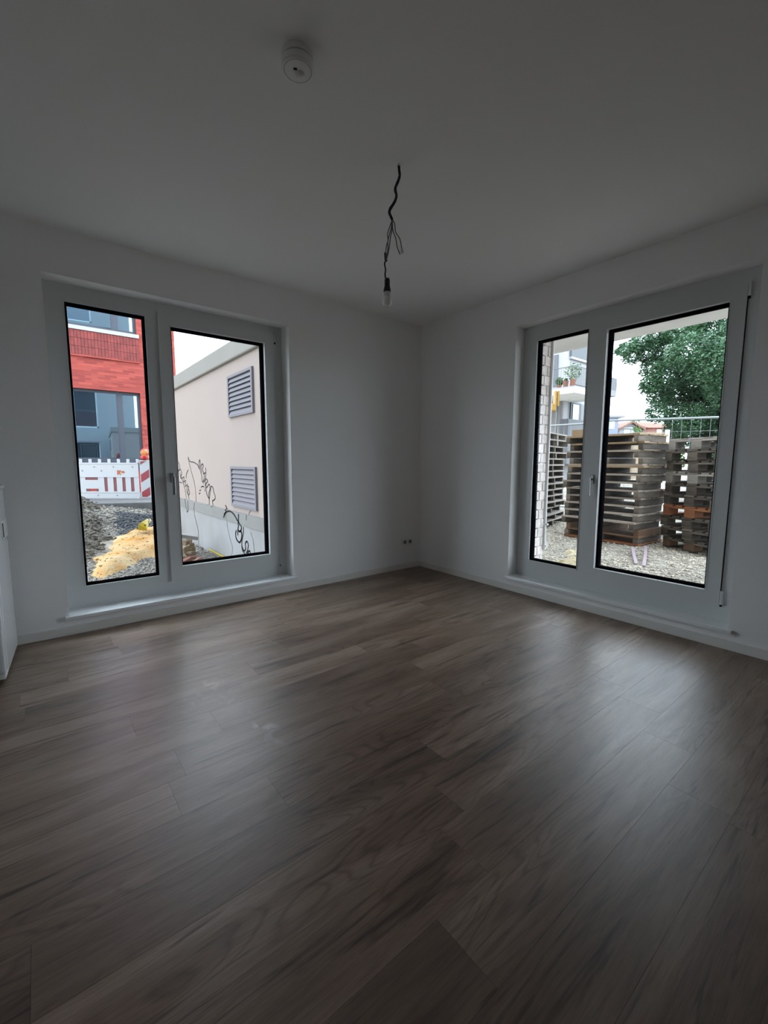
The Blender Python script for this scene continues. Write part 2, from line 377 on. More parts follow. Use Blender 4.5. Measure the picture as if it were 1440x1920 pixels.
# ------------------------------------------------------------------ windows (u along wall, d outward, z up)
def window(name, fn, label, r0, r1, g1, sash, g2, fd, handle_u, hinge_u, hz):
    root = empty(name); struct(root); root['label'] = label
    sd = fd - .018                                    # room face of the sash
    # fixed outer frame
    f = MB(); e = .012
    gu0, gu1, gz0, gz1 = g1; su0, su1, sz0, sz1 = sash; hu0, hu1, hz0, hz1 = g2
    U0, U1, Z0, Z1 = r0 - .02, r1 + .02, ZB - .02, ZT + .02
    d1 = fd + .014
    def bx(m, a, bb): m.box(a, bb, fn=fn)
    so = .022                                         # sash overlap on the frame
    bx(f, (U0, fd, Z0), (gu0, d1, Z1)); bx(f, (gu1, fd, gz0), (su0 + so, d1, gz1))
    bx(f, (gu0, fd, gz1), (su0 + so, d1, Z1)); bx(f, (gu0, fd, Z0), (su0 + so, d1, gz0))
    bx(f, (su0 + so, fd, sz1 - so), (su1 - so, d1, Z1)); bx(f, (su0 + so, fd, Z0), (su1 - so, d1, sz0 + so)); bx(f, (su1 - so, fd, Z0), (U1, d1, Z1))
    f.build('frame', M['upvc'], root)
    k = MB(); q = .013; d2 = d1 + .05
    bx(k, (gu0 - .02, d1, gz0 - .02), (gu0 + q, d2, gz1 + .02)); bx(k, (gu1 - q, d1, gz0 - .02), (gu1 + .02, d2, gz1 + .02))
    bx(k, (gu0 + q, d1, gz1 - q), (gu1 - q, d2, gz1 + .02)); bx(k, (gu0 + q, d1, gz0 - .02), (gu1 - q, d2, gz0 + q))
    bx(k, (U0, d1, Z0), (gu0 - .02, d2, Z1)); bx(k, (gu0 - .02, d1, gz1 + .02), (U1, d2, Z1)); bx(k, (gu0 - .02, d1, Z0), (U1, d2, gz0 - .02))
    bx(k, (gu1 + .02, d1, gz0 - .02), (su0 + so, d2, gz1 + .02)); bx(k, (su1 - so, d1, gz0 - .02), (U1, d2, gz1 + .02))
    k.build('outer_frame', M['black'], root)
    p = MB(); p.quad(fn(gu0 + q, d1 + .015, gz0 + q), fn(gu1 - q, d1 + .015, gz0 + q), fn(gu1 - q, d1 + .015, gz1 - q), fn(gu0 + q, d1 + .015, gz1 - q)); p.build('pane', M['pane'], root)
    bead = MB(); t = .006
    bx(bead, (gu0 - t, fd - .004, gz0 - t), (gu0, fd, gz1 + t)); bx(bead, (gu1, fd - .004, gz0 - t), (gu1 + t, fd, gz1 + t))
    bx(bead, (gu0, fd - .004, gz1), (gu1, fd, gz1 + t)); bx(bead, (gu0, fd - .004, gz0 - t), (gu1, fd, gz0))
    bead.build('glazing_bead', M['upvc'], root)
    # opening sash
    s = MB(); sd1 = sd + .030
    bx(s, (su0, sd, sz0), (hu0, sd1, sz1)); bx(s, (hu1, sd, sz0), (su1, sd1, sz1)); bx(s, (hu0, sd, hz1), (hu1, sd1, sz1)); bx(s, (hu0, sd, sz0), (hu1, sd1, hz0))
    so_ = s.build('sash', M['upvc'], root)
    k = MB(); sd2 = sd1 + .055
    bx(k, (hu0 - .03, sd1, hz0 - .03), (hu0 + q, sd2, hz1 + .03)); bx(k, (hu1 - q, sd1, hz0 - .03), (hu1 + .03, sd2, hz1 + .03))
    bx(k, (hu0 + q, sd1, hz1 - q), (hu1 - q, sd2, hz1 + .03)); bx(k, (hu0 + q, sd1, hz0 - .03), (hu1 - q, sd2, hz0 + q))
    k.build('outer_frame', M['black'], so_)
    p = MB(); p.quad(fn(hu0 + q, sd1 + .018, hz0 + q), fn(hu1 - q, sd1 + .018, hz0 + q), fn(hu1 - q, sd1 + .018, hz1 - q), fn(hu0 + q, sd1 + .018, hz1 - q)); p.build('pane', M['pane'], so_)
    bead = MB()
    bx(bead, (hu0 - t, sd - .003, hz0 - t), (hu0, sd, hz1 + t)); bx(bead, (hu1, sd - .003, hz0 - t), (hu1 + t, sd, hz1 + t))
    bx(bead, (hu0, sd - .003, hz1), (hu1, sd, hz1 + t)); bx(bead, (hu0, sd - .003, hz0 - t), (hu1, sd, hz0))
    bead.build('glazing_bead', M['upvc'], so_)
    # handle: rosette, neck, lever hanging down
    hb = MB(); u = handle_u
    bx(hb, (u - .015, sd - .010, hz - .034), (u + .015, sd, hz + .034))
    hd = hb.build('window_handle', M['steel'], root, bevel=.004); hd['label'] = 'satin metal lever handle pointing down'
    lv = MB(); lv.tube([fn(u, sd - .010, hz), fn(u, sd - .045, hz)], .0085, 12)
    bx(lv, (u - .011, sd - .054, hz - .125), (u + .011, sd - .040, hz + .012)); lv.build('lever', M['steel'], hd, bevel=.004)
    # hinges
    for zz, hh in ((sz1 - .065, .08), (sz0 + .0, .085)):
        h = MB(); h.tube([fn(hinge_u, sd + .004, zz), fn(hinge_u, sd + .004, zz + hh)], .0085, 10); ho = h.build('hinge', M['upvc'], root, smooth=True)
        h = MB(); h.tube([fn(hinge_u, sd + .004, zz - .012), fn(hinge_u, sd + .004, zz)], .0065, 10); h.build('hinge_pin', M['black'], ho)
    g = MB(); bx(g, (su1, sd + .012, sz0), (su1 + .004, fd - .0005, sz1)); g.build('sash_seal', M['black'], root)
    # inner sill
    sl = MB(); bx(sl, (r0 - .022, -.030, ZB - .022), (r1 + .022, 0, ZB)); bx(sl, (r0, 0, ZB - .022), (r1, fd + .01, ZB))
    sl.build('window_sill', M['sill'], root, bevel=.003)
    return root
fnL = lambda u, d, z: (u, d, z)
fnR = lambda u, d, z: (d, -u, z)
window('window_1', fnL, 'white two-part floor-deep window looking onto the cream substation', L0, L1, (-2.976, -2.520, .272, 2.128),
       (-2.443, -1.568, .218, 2.170), (-2.363, -1.652, .324, 2.088), .135, -2.404, -1.560, .998)
window('window_2', fnR, 'white two-part floor-deep window looking onto the pallet stacks', R0, R1, (1.264, 1.694, .272, 2.113),
       (1.757, 2.628, .236, 2.140), (1.838, 2.550, .314, 2.070), .120, 1.790, 2.638, .992)

# ------------------------------------------------------------------ double socket
s = tag(empty('wall_socket', (-.178, 0, .284)), 'white double power socket low on the wall in the corner', 'socket')
MB().box((-.0755, -.009, -.0405), (.0755, 0, .0405)).build('socket_plate', M['white'], s, bevel=.003)
for dx in (-.036, .036):
    rot = lambda x, y, z, dx=dx: (x + dx, -.0095 - z, y)
    k = MB().lathe([(.0205, 0), (.0205, .0015)], n=24, fn=rot).build('socket_well', mat('socket_grey', (.20, .20, .20), .6), s, smooth=False)
    for q in (-.0095, .0095):
        rot2 = lambda x, y, z, dx=dx, q=q: (x + dx + q, -.0105 - z, y)
        MB().lathe([(.0032, 0), (.0032, .0012)], n=10, fn=rot2).build('contact_hole', M['hole'], k)

# ------------------------------------------------------------------ smoke detector on the ceiling
d = tag(empty('smoke_detector', (-2.387, -1.908, H), -YAW), 'round white smoke detector on the ceiling with small dome', 'smoke detector')
MB().lathe([(.0, 0), (.0545, 0), (.0545, -.021), (.050, -.022)], n=48).build('mounting_base', M['white'], d, smooth=True)
MB().lathe([(.0505, -.021), (.0505, -.029), (.0, -.029)], n=48).build('shadow_gap', M['hole'], d, smooth=True)
MB().lathe([(.049, -.027), (.0565, -.027), (.0565, -.044), (.0545, -.048), (.050, -.050), (.0, -.050)], n=48).build('housing', M['white'], d, smooth=True)
m = MB(); n_ = 48
for k in range(n_):
    t0, t1 = 2 * math.pi * k / n_, 2 * math.pi * (k + 1) / n_; ra, rb_ = .0452, .0468
    m.quad((ra * math.cos(t0), ra * math.sin(t0), -.0503), (ra * math.cos(t1), ra * math.sin(t1), -.0503), (rb_ * math.cos(t1), rb_ * math.sin(t1), -.0503), (rb_ * math.cos(t0), rb_ * math.sin(t0), -.0503))
m.build('ring_groove', mat('groove_grey', (.22, .22, .22), .8), d)
MB().lathe([(.017, -.050), (.0165, -.055), (.013, -.060), (.007, -.063), (.0, -.064)], (.004, .011, 0), 32).build('sensor_dome', M['white'], d, smooth=True)
for k in range(2):
    MB().box((-.013, -.013 + k * .0045, -.0515), (-.001, -.0105 + k * .0045, -.0495)).build('sound_slot', M['hole'], d)

# ------------------------------------------------------------------ bare bulb on a cable
WD = 2.0315
def wp(u, v, dd=0): return at(u, v, WD + dd)
top = on(748, 308, 2, H)
lamp = tag(empty('pendant_bulb', top), 'bare white bulb hanging from black twisted cable and loose grey wires', 'lamp')
def lbuild(m, name, mt, smooth=True, parent=lamp):
    m.v = [tuple(Vector(q) - top) for q in m.v]; return m.build(name, mt, parent, smooth)
m = MB(); m.tube([wp(748, 303), wp(748, 312)], .0075, 12); lbuild(m, 'ceiling_hook', M['bulbbase'])
def spline(pts, n=6):
    out = []
    for i in range(len(pts) - 1):
        p0, p1, p2, p3 = pts[max(i - 1, 0)], pts[i], pts[i + 1], pts[min(i + 2, len(pts) - 1)]
        for j in range(n):
            t = j / n
            out.append(.5 * ((2 * p1) + (p2 - p0) * t + (2 * p0 - 5 * p1 + 4 * p2 - p3) * t * t + (3 * p1 - p0 - 3 * p2 + p3) * t ** 3))
    return out + [pts[-1]]
def zw(pts, jit=0): return spline([wp(660 + a / 6.4, 290 + c / 6.4, jit * ((i % 2) * 2 - 1)) for i, (a, c) in enumerate(pts)])
m = MB(); m.tube(zw([(563, 110), (565, 180), (572, 245), (555, 315), (525, 385), (518, 430), (533, 490), (515, 560), (470, 635), (447, 690), (465, 740), (482, 780)]), .0062, 10)
m.tube(zw([(563, 150), (570, 215), (568, 270), (540, 340), (522, 400), (528, 460), (528, 520), (495, 590), (455, 650), (452, 705), (470, 750), (484, 785)], .005), .0055, 8)
lbuild(m, 'cable', M['cable'])
for pts, rr in (([(482, 780), (455, 860), (427, 950), (432, 1030), (415, 1090), (402, 1200), (405, 1245)], .0024),
                ([(482, 780), (470, 880), (450, 960), (430, 1040), (432, 1120), (420, 1240)], .0024),
                ([(484, 785), (480, 900), (462, 990), (450, 1090), (432, 1190), (415, 1250)], .0024),
                ([(485, 785), (490, 900), (525, 1005), (540, 1100), (575, 1195)], .0024),
                ([(486, 785), (512, 830), (525, 930), (575, 1015), (598, 1140)], .0024)):
    m = MB(); m.tube(zw(pts, .003), rr, 6); lbuild(m, 'loose_wire', M['wiregrey'])
m = MB(); m.tube(zw([(596, 1130), (604, 1185)]), .0065, 8); lbuild(m, 'wire_connector', M['bulbbase'])
m = MB(); m.tube(zw([(400, 1180), (405, 1250), (410, 1280)]), [.0065] * 13, 8); lbuild(m, 'wire_connector', M['wiregrey'])
m = MB(); m.tube(zw([(408, 1270), (392, 1300), (394, 1330), (402, 1380), (397, 1430), (400, 1480)]), .0034, 8); lbuild(m, 'lamp_cable', M['cable'])
bc = wp(726, 521)                                     # top of the socket
S = 6.4; mm_px = WD / F_PX
def prof(rows): return [(r * mm_px / S, -(z - 1470) * mm_px / S * .98) for r, z in rows]
lamp_c = bc - top
m = MB().lathe(prof([(0, 1470), (26, 1478), (32, 1495), (32, 1560), (38, 1590), (43, 1605), (43, 1632), (0, 1632)]), lamp_c, 28); m.build('lamp_socket', M['cable'], lamp, True)
m = MB().lathe(prof([(34, 1632), (38, 1640), (44, 1690), (0, 1690)]), lamp_c, 28); m.build('bulb_collar', M['bulbbase'], lamp, True)
m = MB().lathe(prof([(46, 1690), (56, 1715), (60, 1745), (56, 1775), (44, 1797), (25, 1810), (0, 1815)]), lamp_c, 28); m.build('bulb_globe', M['lampglass'], lamp, True)

# ------------------------------------------------------------------ white appliance at the left edge (small fridge)
fr = tag(empty('refrigerator', (-3.345, -.062, 0), math.radians(-3.6)), 'white under-counter fridge against the wall at the far left', 'refrigerator')
b = MB(); b.box((-.60, -.43, .022), (0, 0, .962)); b.build('body', M['appl'], fr, bevel=.010, seg=3)
b = MB(); b.box((-.60, -.505, .050), (.002, -.437, .940)); b.build('door', M['appl'], fr, bevel=.012, seg=3)
b = MB(); b.box((-.60, -.439, .05), (-.004, -.428, .935)); b.build('door_seal', M['hole'], fr)
b = MB(); b.box((-.60, -.51, .962), (.006, .0, .985)); b.build('top_panel', M['appl'], fr, bevel=.006)
b = MB(); b.box((-.0, -.20, .690), (.004, -.010, .790)); gr = b.build('carrying_grip', M['white'], fr, bevel=.004)
b = MB(); b.box((.0038, -.19, .700), (.0046, -.155, .778)); b.build('grip_slot', M['hole'], gr)
b = MB(); b.box((-.09, -.50, .018), (-.002, -.42, .048)); b.build('hinge_bracket', M['white'], fr, bevel=.006)
for q in ((-.05, -.40), (-.55, -.40), (-.05, -.04), (-.55, -.04)):
    MB().lathe([(.018, 0), (.018, .012), (.010, .024)], (q[0], q[1], 0), 14).build('foot', M['white'], fr)

# ================================================================== OUR BUILDING FROM OUTSIDE
FO = .48                                                # outer face of the facing wall
def wall_with_holes(name, fn, u0, u1, z0, z1, holes, d0, d1, mt):
    us = sorted({u0, u1, *[h[0] for h in holes], *[h[1] for h in holes]}); zs = sorted({z0, z1, *[h[2] for h in holes], *[h[3] for h in holes]})
    m = MB()
    for i in range(len(us) - 1):
        for j in range(len(zs) - 1):
            cu, cz = (us[i] + us[i + 1]) / 2, (zs[j] + zs[j + 1]) / 2
            if any(h[0] < cu < h[1] and h[2] < cz < h[3] for h in holes): continue
            m.box((us[i], d0, zs[j]), (us[i + 1], d1, zs[j + 1]), fn=fn)
    return struct(m.build(name, mt))
holesL = [(-3.13, -1.44, .10, 2.29)]
wins = []
for k in range(4):
    for q, (a, c) in enumerate(((-3.13, -1.44), (-6.6, -4.9), (-10.2, -8.5))):
        if k == 0 and q == 0: continue
        wins.append((a, c, .10 + k * 3.0, 2.29 + k * 3.0))
wall_with_holes('wall_outer_street', fnL, -14, FO, -.7, 12.2, holesL + wins, .301, FO, M['facade'])
for (a, c, z0, z1) in wins:
    r = struct(empty('window_3')); r['label'] = 'dark window in the outer facade of the room\'s own building'
    MB().box((a, .36, z0), (c, .38, z1)).build('pane', M['darkpane'], r)
    f = MB(); f.box((a, .33, z0), (a + .08, .40, z1)).box((c - .08, .33, z0), (c, .40, z1)).box((a, .33, z1 - .08), (c, .40, z1)).box((a, .33, z0), (c, .40, z0 + .08)).box((a + .5, .33, z0), (a + .58, .40, z1))
    f.build('frame', M['upvc'], r)
FOR_ = .395
BRY = 1.232                                             # outer brick reveal of the right window
wr = wall_with_holes('wall_outer_yard', fnR, -FO + .18, 9, -.7, 12.2, [(BRY - .012, 2.79, .10, 2.32)], .301, FOR_, M['mortar'])
# bricks lining the reveal and the corner, one by one
ch = .0833
k = 0; z = -.05
while z < 2.31:
    z0, z1 = z, min(z + ch - .007, 2.318)
    lens = ((.235, .300), (.307, .395)) if k % 2 == 0 else ((.235, .345), (.352, .395))
    for q, (xa, xb) in enumerate(lens):
        jx = random.uniform(-.0015, .0015)
        MB().box((xa, -BRY + .012, max(z0, .0)), (xb, -BRY + .006 + jx, z1)).build('brick', M['lightbrick'], wr, bevel=.003, seg=1)
    k += 1; z += ch
dp = tag(empty('rain_pipe', (.404, -1.233, 0)), 'slim white pipe standing along the pale brick reveal', 'pipe')
MB().tube([(0, 0, .34), (0, 0, 2.345)], .013, 12).build('pipe', M['white'], dp, smooth=True)
for z in (.36, .56):
    MB().tube([(-.02, .01, z), (0, 0, z), (.0, -.03, z)], .010, 8).build('pipe_clip', M['white'], dp)
MB().lathe([(.019, .33), (.019, .37)], n=16).build('pipe_end', M['white'], dp)
# balcony slab above the right window
bs = struct(MB().box((FOR_, 1.2, 2.350), (1.545, -8, 2.56)).build('balcony_slab', M['concrete'], bevel=.006)); bs['label'] = 'pale concrete balcony slab above the yard window'

# ================================================================== GROUND
SX = -.94                                               # long wall of the substation
def gz(x, y):
    x = np.asarray(x, float); y = np.asarray(y, float)
    base = -.03 + .015 * np.sin(2.1 * x + 1.3 * y) + .012 * np.sin(5.3 * x - 3.7 * y)
    left = -.42 + .47 * sstep(7.6, 9.6, y) + .10 * sstep(-2.0, -2.9, x) * sstep(4, 6, y) + .02 * np.sin(3 * x + 2.2 * y)
    wl_ = sstep(.9, .1, x) * sstep(.2, .6, y)
    wl_ = np.maximum(wl_, sstep(9.5, 12, y) * 0)
    z = base * (1 - wl_) + left * wl_
    inside = (x < .36) & (y < .44)
    return np.where(inside, -.55, z)
xs = np.unique(np.concatenate([np.linspace(-150, -10, 15), np.arange(-10, 9.01, .14), np.linspace(9.4, 25, 30), np.linspace(28, 200, 15)]))
ys = np.unique(np.concatenate([np.linspace(-120, -8, 12), np.arange(-7, 16.01, .14), np.linspace(16.5, 30, 20), np.linspace(33, 200, 15)]))
def grid(name, X, Y, Z, mt, parent=None, keep=None):
    ny, nx = X.shape; v = np.stack([X, Y, Z], -1).reshape(-1, 3)
    i = np.arange((ny - 1) * (nx - 1)); r, c = i // (nx - 1), i % (nx - 1); a = r * nx + c
    f = np.stack([a, a + 1, a + nx + 1, a + nx], 1)
    if keep is not None:
        f = f[keep.reshape(-1)[f].all(1)]; idx = np.unique(f); mp_ = np.zeros(len(v), int); mp_[idx] = np.arange(len(idx)); v = v[idx]; f = mp_[f]
    me = bpy.data.meshes.new(name); me.from_pydata(v.tolist(), [], f.tolist()); me.materials.append(mt)
    me.polygons.foreach_set('use_smooth', [True] * len(f)); me.update()
    return link(name, me, parent)
X, Y = np.meshgrid(xs, ys)
ground = struct(grid('ground', X, Y, gz(X, Y), M['ground']))

def lump(x, y, s=1.0, seed=0):
    r = np.random.default_rng(seed); z = 0
    for k in range(9):
        f = s * 1.6 ** (k % 5 + 1); a = r.uniform(0, 6.28); ph = r.uniform(0, 6.28)
        z = z + np.sin(f * (x * np.cos(a) + y * np.sin(a)) + ph) / (1 + k % 5 * .8)
    return z / 4
def heap(name, x0, x1, y0, y1, hfun, mt, label, cat, step=.06, seed=0):
    X, Y = np.meshgrid(np.arange(x0, x1, step), np.arange(y0, y1, step))
    u = (X - x0) / (x1 - x0); v = (Y - y0) / (y1 - y0)
    Z = gz(X, Y) + hfun(X, Y, u, v)
    return tag(grid(name, X, Y, Z, mt), label, cat, kind='stuff')
def polyheap(name, pxs, zp, h, wdt, mt, label, cat, seed, rough=.04, step=.055):
    P = np.array([[q.x, q.y] for q in (on(u, v, 2, zp) for u, v in pxs)])
    x0, y0 = P.min(0) - .25; x1, y1 = P.max(0) + .25
    X, Y = np.meshgrid(np.arange(x0, x1, step), np.arange(y0, y1, step))
    ins = np.zeros(X.shape, bool); dist = np.full(X.shape, 1e9)
    for i in range(len(P)):
        ax, ay = P[i]; bx_, by_ = P[(i + 1) % len(P)]
        c = ((ay > Y) != (by_ > Y)) & (X < (bx_ - ax) * (Y - ay) / (by_ - ay + 1e-12) + ax); ins ^= c
        t = np.clip(((X - ax) * (bx_ - ax) + (Y - ay) * (by_ - ay)) / ((bx_ - ax) ** 2 + (by_ - ay) ** 2), 0, 1)
        dist = np.minimum(dist, np.hypot(X - ax - t * (bx_ - ax), Y - ay - t * (by_ - ay)))
    sd = np.where(ins, dist, -dist) + .16 * lump(X, Y, 3, seed)
    Z = gz(X, Y) - .05 + (.06 + h) * sstep(-.04, wdt, sd) * (1 + .25 * lump(X, Y, 1.5, seed + 1)) + rough * lump(X, Y, 7, seed + 2) * sstep(-.1, .1, sd)
    Z = np.where(sd < -.15, gz(X, Y) - .12, Z)
    keep = sd > -.14
    if P[:, 0].mean() < 0: keep &= X < SX - .16
    return tag(grid(name, X, Y, Z, mt, keep=keep), label, cat, kind='stuff')
polyheap('sand_heap', [(145, 1112), (146, 1078), (176, 1042), (197, 1018), (210, 1003), (240, 994), (330, 984), (330, 1050), (288, 1044), (262, 1056), (236, 1070), (218, 1086), (206, 1112)], -.38, .11, .4, M['sand'],
     'yellow and pale sand spread out below the barrier', 'sand', 3, .025)
polyheap('soil_bank', [(120, 968), (120, 1080), (158, 1072), (186, 1040), (206, 1018), (212, 1000), (200, 985), (185, 972)], -.36, .17, .6, M['soil'],
     'dark crumbly soil bank left of the sand', 'soil', 8, .07)
polyheap('gravel_patch', [(212, 1004), (206, 990), (210, 982), (330, 976), (330, 990), (262, 997)], -.38, .10, .5, M['darkgravel'],
     'dark grey gravel between the sand and the kerb slab', 'gravel', 18, .04)
polyheap('straw_soil', [(1034, 1090), (1030, 1030), (1060, 1024), (1100, 1030), (1128, 1056), (1124, 1095)], -.02, .05, .35, M['straw'],
     'yellowish dry earth beside the slim white pipe', 'earth', 38, .03)

ico_v = []; ph = (1 + 5 ** .5) / 2
for a in (-1, 1):
    for c in (-ph, ph): ico_v += [(0, a, c), (a, c, 0), (c, 0, a)]
ico_v = np.array(ico_v) / math.sqrt(1 + ph * ph)
import itertools
ico_f = []
for t in itertools.combinations(range(12), 3):
    dd = [np.linalg.norm(ico_v[t[i]] - ico_v[t[j]]) for i, j in ((0, 1), (1, 2), (0, 2))]
    if max(dd) < 1.2:
        nrm = np.cross(ico_v[t[1]] - ico_v[t[0]], ico_v[t[2]] - ico_v[t[0]]); ico_f.append(t if nrm @ ico_v[t[0]] > 0 else t[::-1])
ico_f = np.array(ico_f)
def stones(name, pts, sizes, mt, label):
    n = len(pts); r = np.random.default_rng(len(pts))
    v = ico_v[None] * r.uniform(.6, 1.35, (n, 12, 1)); sc = r.uniform(.6, 1.3, (n, 1, 3)) * sizes[:, None, None]; sc[:, :, 2] *= .7
    v = v * sc; a = r.uniform(0, 6.28, n); c, s = np.cos(a)[:, None], np.sin(a)[:, None]
    v = np.stack([v[..., 0] * c - v[..., 1] * s, v[..., 0] * s + v[..., 1] * c, v[..., 2]], -1) + pts[:, None, :]
    f = (ico_f[None] + (np.arange(n) * 12)[:, None, None]).reshape(-1, 3)
    me = bpy.data.meshes.new(name); me.from_pydata(v.reshape(-1, 3).tolist(), [], f.tolist()); me.materials.append(mt); me.update()
    return tag(link(name, me, ground), label, None, kind='stuff')
def spread(n, x0, x1, y0, y1, smin, smax, extra=0.0):
    x = RNG.uniform(x0, x1, n); y = RNG.uniform(y0, y1, n); s = smin + (smax - smin) * RNG.random(n) ** 2.5
    return np.stack([x, y, gz(x, y) + s * .25 + extra], 1), s
stones('yard_gravel', *spread(26000, .7, 5.0, -3.0, 1.6, .005, .020), M['gravel'], 'loose grey stones covering the yard in front of the pallets')
stones('trench_stones', *spread(9000, -3.2, -.98, 1.9, 4.8, .006, .024, .0), M['rubble'], 'loose grey stones on the soil outside the left window')
stones('kerb_stones', *spread(4500, -2.6, -.98, 6.6, 9.4, .008, .03, .01), M['rubble'], 'loose stones on the dark gravel by the kerb slab')

def on_heap(name, n, smin, smax, mt, label):
    h = bpy.data.objects[name]; vs_ = np.array([v.co[:] for v in h.data.vertices]); i = RNG.choice(len(vs_), n)
    s_ = smin + (smax - smin) * RNG.random(n) ** 2; p_ = vs_[i] + np.stack([RNG.uniform(-.04, .04, n), RNG.uniform(-.04, .04, n), s_ * .2], 1)
    o = stones(label[0], p_, s_, mt, label[1]); o.parent = h
on_heap('gravel_patch', 3000, .010, .035, M['darkgravel'], ('dark_stones', 'loose dark stones on the gravel patch'))
on_heap('soil_bank', 4000, .010, .045, M['soil'], ('soil_clods', 'loose clods of earth on the dark soil bank'))
on_heap('sand_heap', 500, .008, .025, M['sand'], ('sand_lumps', 'small lumps of sand'))

# ================================================================== SUBSTATION
SX = -.94; SS = (SX - CAM.x) / (-1.53 - CAM.x)
def sp(u, v, off=0.0):                                   # photo pixel on the long wall
    q = on(u, v, 0, SX); return (SX - off, q.y, q.z)
sub = tag(empty('substation', (SX, 6, -.42)), 'cream transformer substation with louvers and graffiti outside the left window', 'building')
SO = Vector((SX, 6, -.42))
def sb(m, name, mt, parent=sub, **kw):
    m.v = [tuple(Vector(q) - SO) for q in m.v]; return m.build(name, mt, parent, **kw)
zf0 = CAM.z + (2.150 - 1.1165) * SS; zf1 = CAM.z + (2.335 - 1.1165) * SS
zg1 = CAM.z + (.585 - 1.1165) * SS; zg0 = CAM.z + (.459 - 1.1165) * SS
Y0, Y1 = 1.25, -3.39 + (4.35 + 3.39) * SS
sb(MB().box((SX, Y0, zg1), (SX + 2.6, Y1, zf0)), 'wall', M['cream'])
sb(MB().box((SX - .03, Y0 - .03, zg0), (SX + 2.63, Y1 + .03, zg1)), 'grey_band', M['band'])
sb(MB().box((SX - .02, Y0 - .02, -.8), (SX + 2.62, Y1 + .02, zg0)), 'plinth', M['plinth'])
sb(MB().box((SX - .05, Y0 - .05, zf0), (SX + 2.65, Y1 + .05, zf1)), 'roof_slab', M['fascia'], bevel=.02)
def louver(px, nsl):
    (a, bq, c, dq) = [on(*q, 0, SX) for q in px]
    y0, y1 = (bq.y + c.y) / 2, (a.y + dq.y) / 2; z1, z0 = (a.z + bq.z) / 2, (c.z + dq.z) / 2
    f = MB(); t = .045
    f.box((SX - .03, y0, z0), (SX + .01, y0 + t, z1)).box((SX - .03, y1 - t, z0), (SX + .01, y1, z1)).box((SX - .03, y0 + t, z1 - t * .8), (SX + .01, y1 - t, z1)).box((SX - .03, y0 + t, z0), (SX + .01, y1 - t, z0 + t * .8))
    fo = sb(f, 'louver_frame', M['louver'])
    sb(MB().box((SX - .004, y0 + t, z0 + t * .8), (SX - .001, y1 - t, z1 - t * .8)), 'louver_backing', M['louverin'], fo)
    p = (z1 - z0 - t * 1.6) / nsl
    for k in range(nsl):
        zz = z0 + t * .8 + k * p
        s = MB(); s.add([(SX - .028, y0 + t, zz), (SX - .028, y1 - t, zz), (SX - .005, y1 - t, zz + p * .80), (SX - .005, y0 + t, zz + p * .80),
                         (SX - .024, y0 + t, zz - .006), (SX - .024, y1 - t, zz - .006), (SX - .001, y1 - t, zz + p * .80 - .006), (SX - .001, y0 + t, zz + p * .80 - .006)],
                        [(0, 1, 2, 3), (7, 6, 5, 4), (0, 4, 5, 1), (1, 5, 6, 2), (2, 6, 7, 3), (3, 7, 4, 0)])
        sb(s, 'slat', M['louver'], fo)
louver(((428, 707), (475, 687), (478, 774), (432, 783)), 8)
louver(((434, 874), (481, 876), (485, 958), (438, 948)), 8)
# spray-paint scribbles: flat ribbons of paint on the wall, one mesh per scribble
def cr2(pts, n=6): return spline([Vector((a, c, 0)) for a, c in pts], n)
def tagline(lines, mt=M['spray'], wpx=1.0):
    for pts in lines:
        m = MB(); q = [Vector(sp(290 + p.x / 5.143, 830 + p.y / 5.143, .0)) for p in cr2(pts)]
        for i in range(len(q)):
            z = q[i].z; off = .034 if zg0 <= z <= zg1 else (.024 if z < zg0 else .004); q[i].x = SX - off
        wd = wpx * .0062 * SS
        for i in range(len(q) - 1):
            t = q[i + 1] - q[i]
            if t.length < 1e-5: continue
            n = Vector((0, -t.z, t.y)).normalized() * wd
            t = t.normalized() * wd * .6
            a, bq = q[i] - t, q[i + 1] + t
            m.quad(a - n, bq - n, bq + n, a + n)
        sb(m, 'graffiti_stroke', mt)
tagline([[(225, 185), (240, 210), (243, 250), (230, 275), (222, 240)], [(228, 270), (250, 260), (262, 300), (250, 330), (262, 345), (285, 330), (280, 380), (300, 365), (297, 420), (318, 400)],
         [(243, 290), (262, 345), (280, 400), (298, 470), (310, 560), (322, 640), (325, 668), (337, 640), (335, 560), (322, 480), (330, 430), (318, 420), (312, 460), (325, 500), (338, 490), (330, 450)],
         [(240, 380), (262, 388)], [(305, 340), (308, 300), (325, 262)]])
tagline([[(325, 138), (328, 170), (350, 260), (380, 370), (397, 480), (400, 580), (395, 680), (412, 760), (432, 850), (435, 985)]], wpx=.8)
tagline([[(325, 140), (340, 180), (380, 190), (415, 215), (432, 255)],
         [(432, 255), (428, 200), (435, 165), (440, 200), (440, 260), (455, 320), (460, 375), (478, 350), (478, 300), (462, 260), (470, 220), (460, 205), (448, 230), (455, 290)],
         [(492, 240), (495, 300), (490, 370), (488, 470)], [(470, 300), (492, 290)],
         [(470, 390), (495, 350), (512, 370), (495, 400), (505, 430), (525, 400), (535, 440), (520, 500), (528, 540), (505, 500), (498, 430)],
         [(528, 600), (528, 540), (540, 450), (548, 420), (565, 440), (572, 480), (585, 520), (578, 550), (560, 560), (562, 590), (570, 620)], [(450, 430), (462, 420), (475, 425)], [(435, 465), (445, 455)], [(430, 495), (440, 485)]])
tagline([[(685, 605), (695, 630), (708, 665), (690, 700), (688, 722)], [(690, 690), (715, 665), (750, 660), (785, 690), (815, 740), (845, 790), (850, 830), (838, 855), (822, 845)],
         [(830, 690), (828, 760), (818, 830), (815, 890)], [(800, 845), (795, 885), (805, 930), (832, 960), (850, 930), (855, 880), (850, 860)]], wpx=1.5)
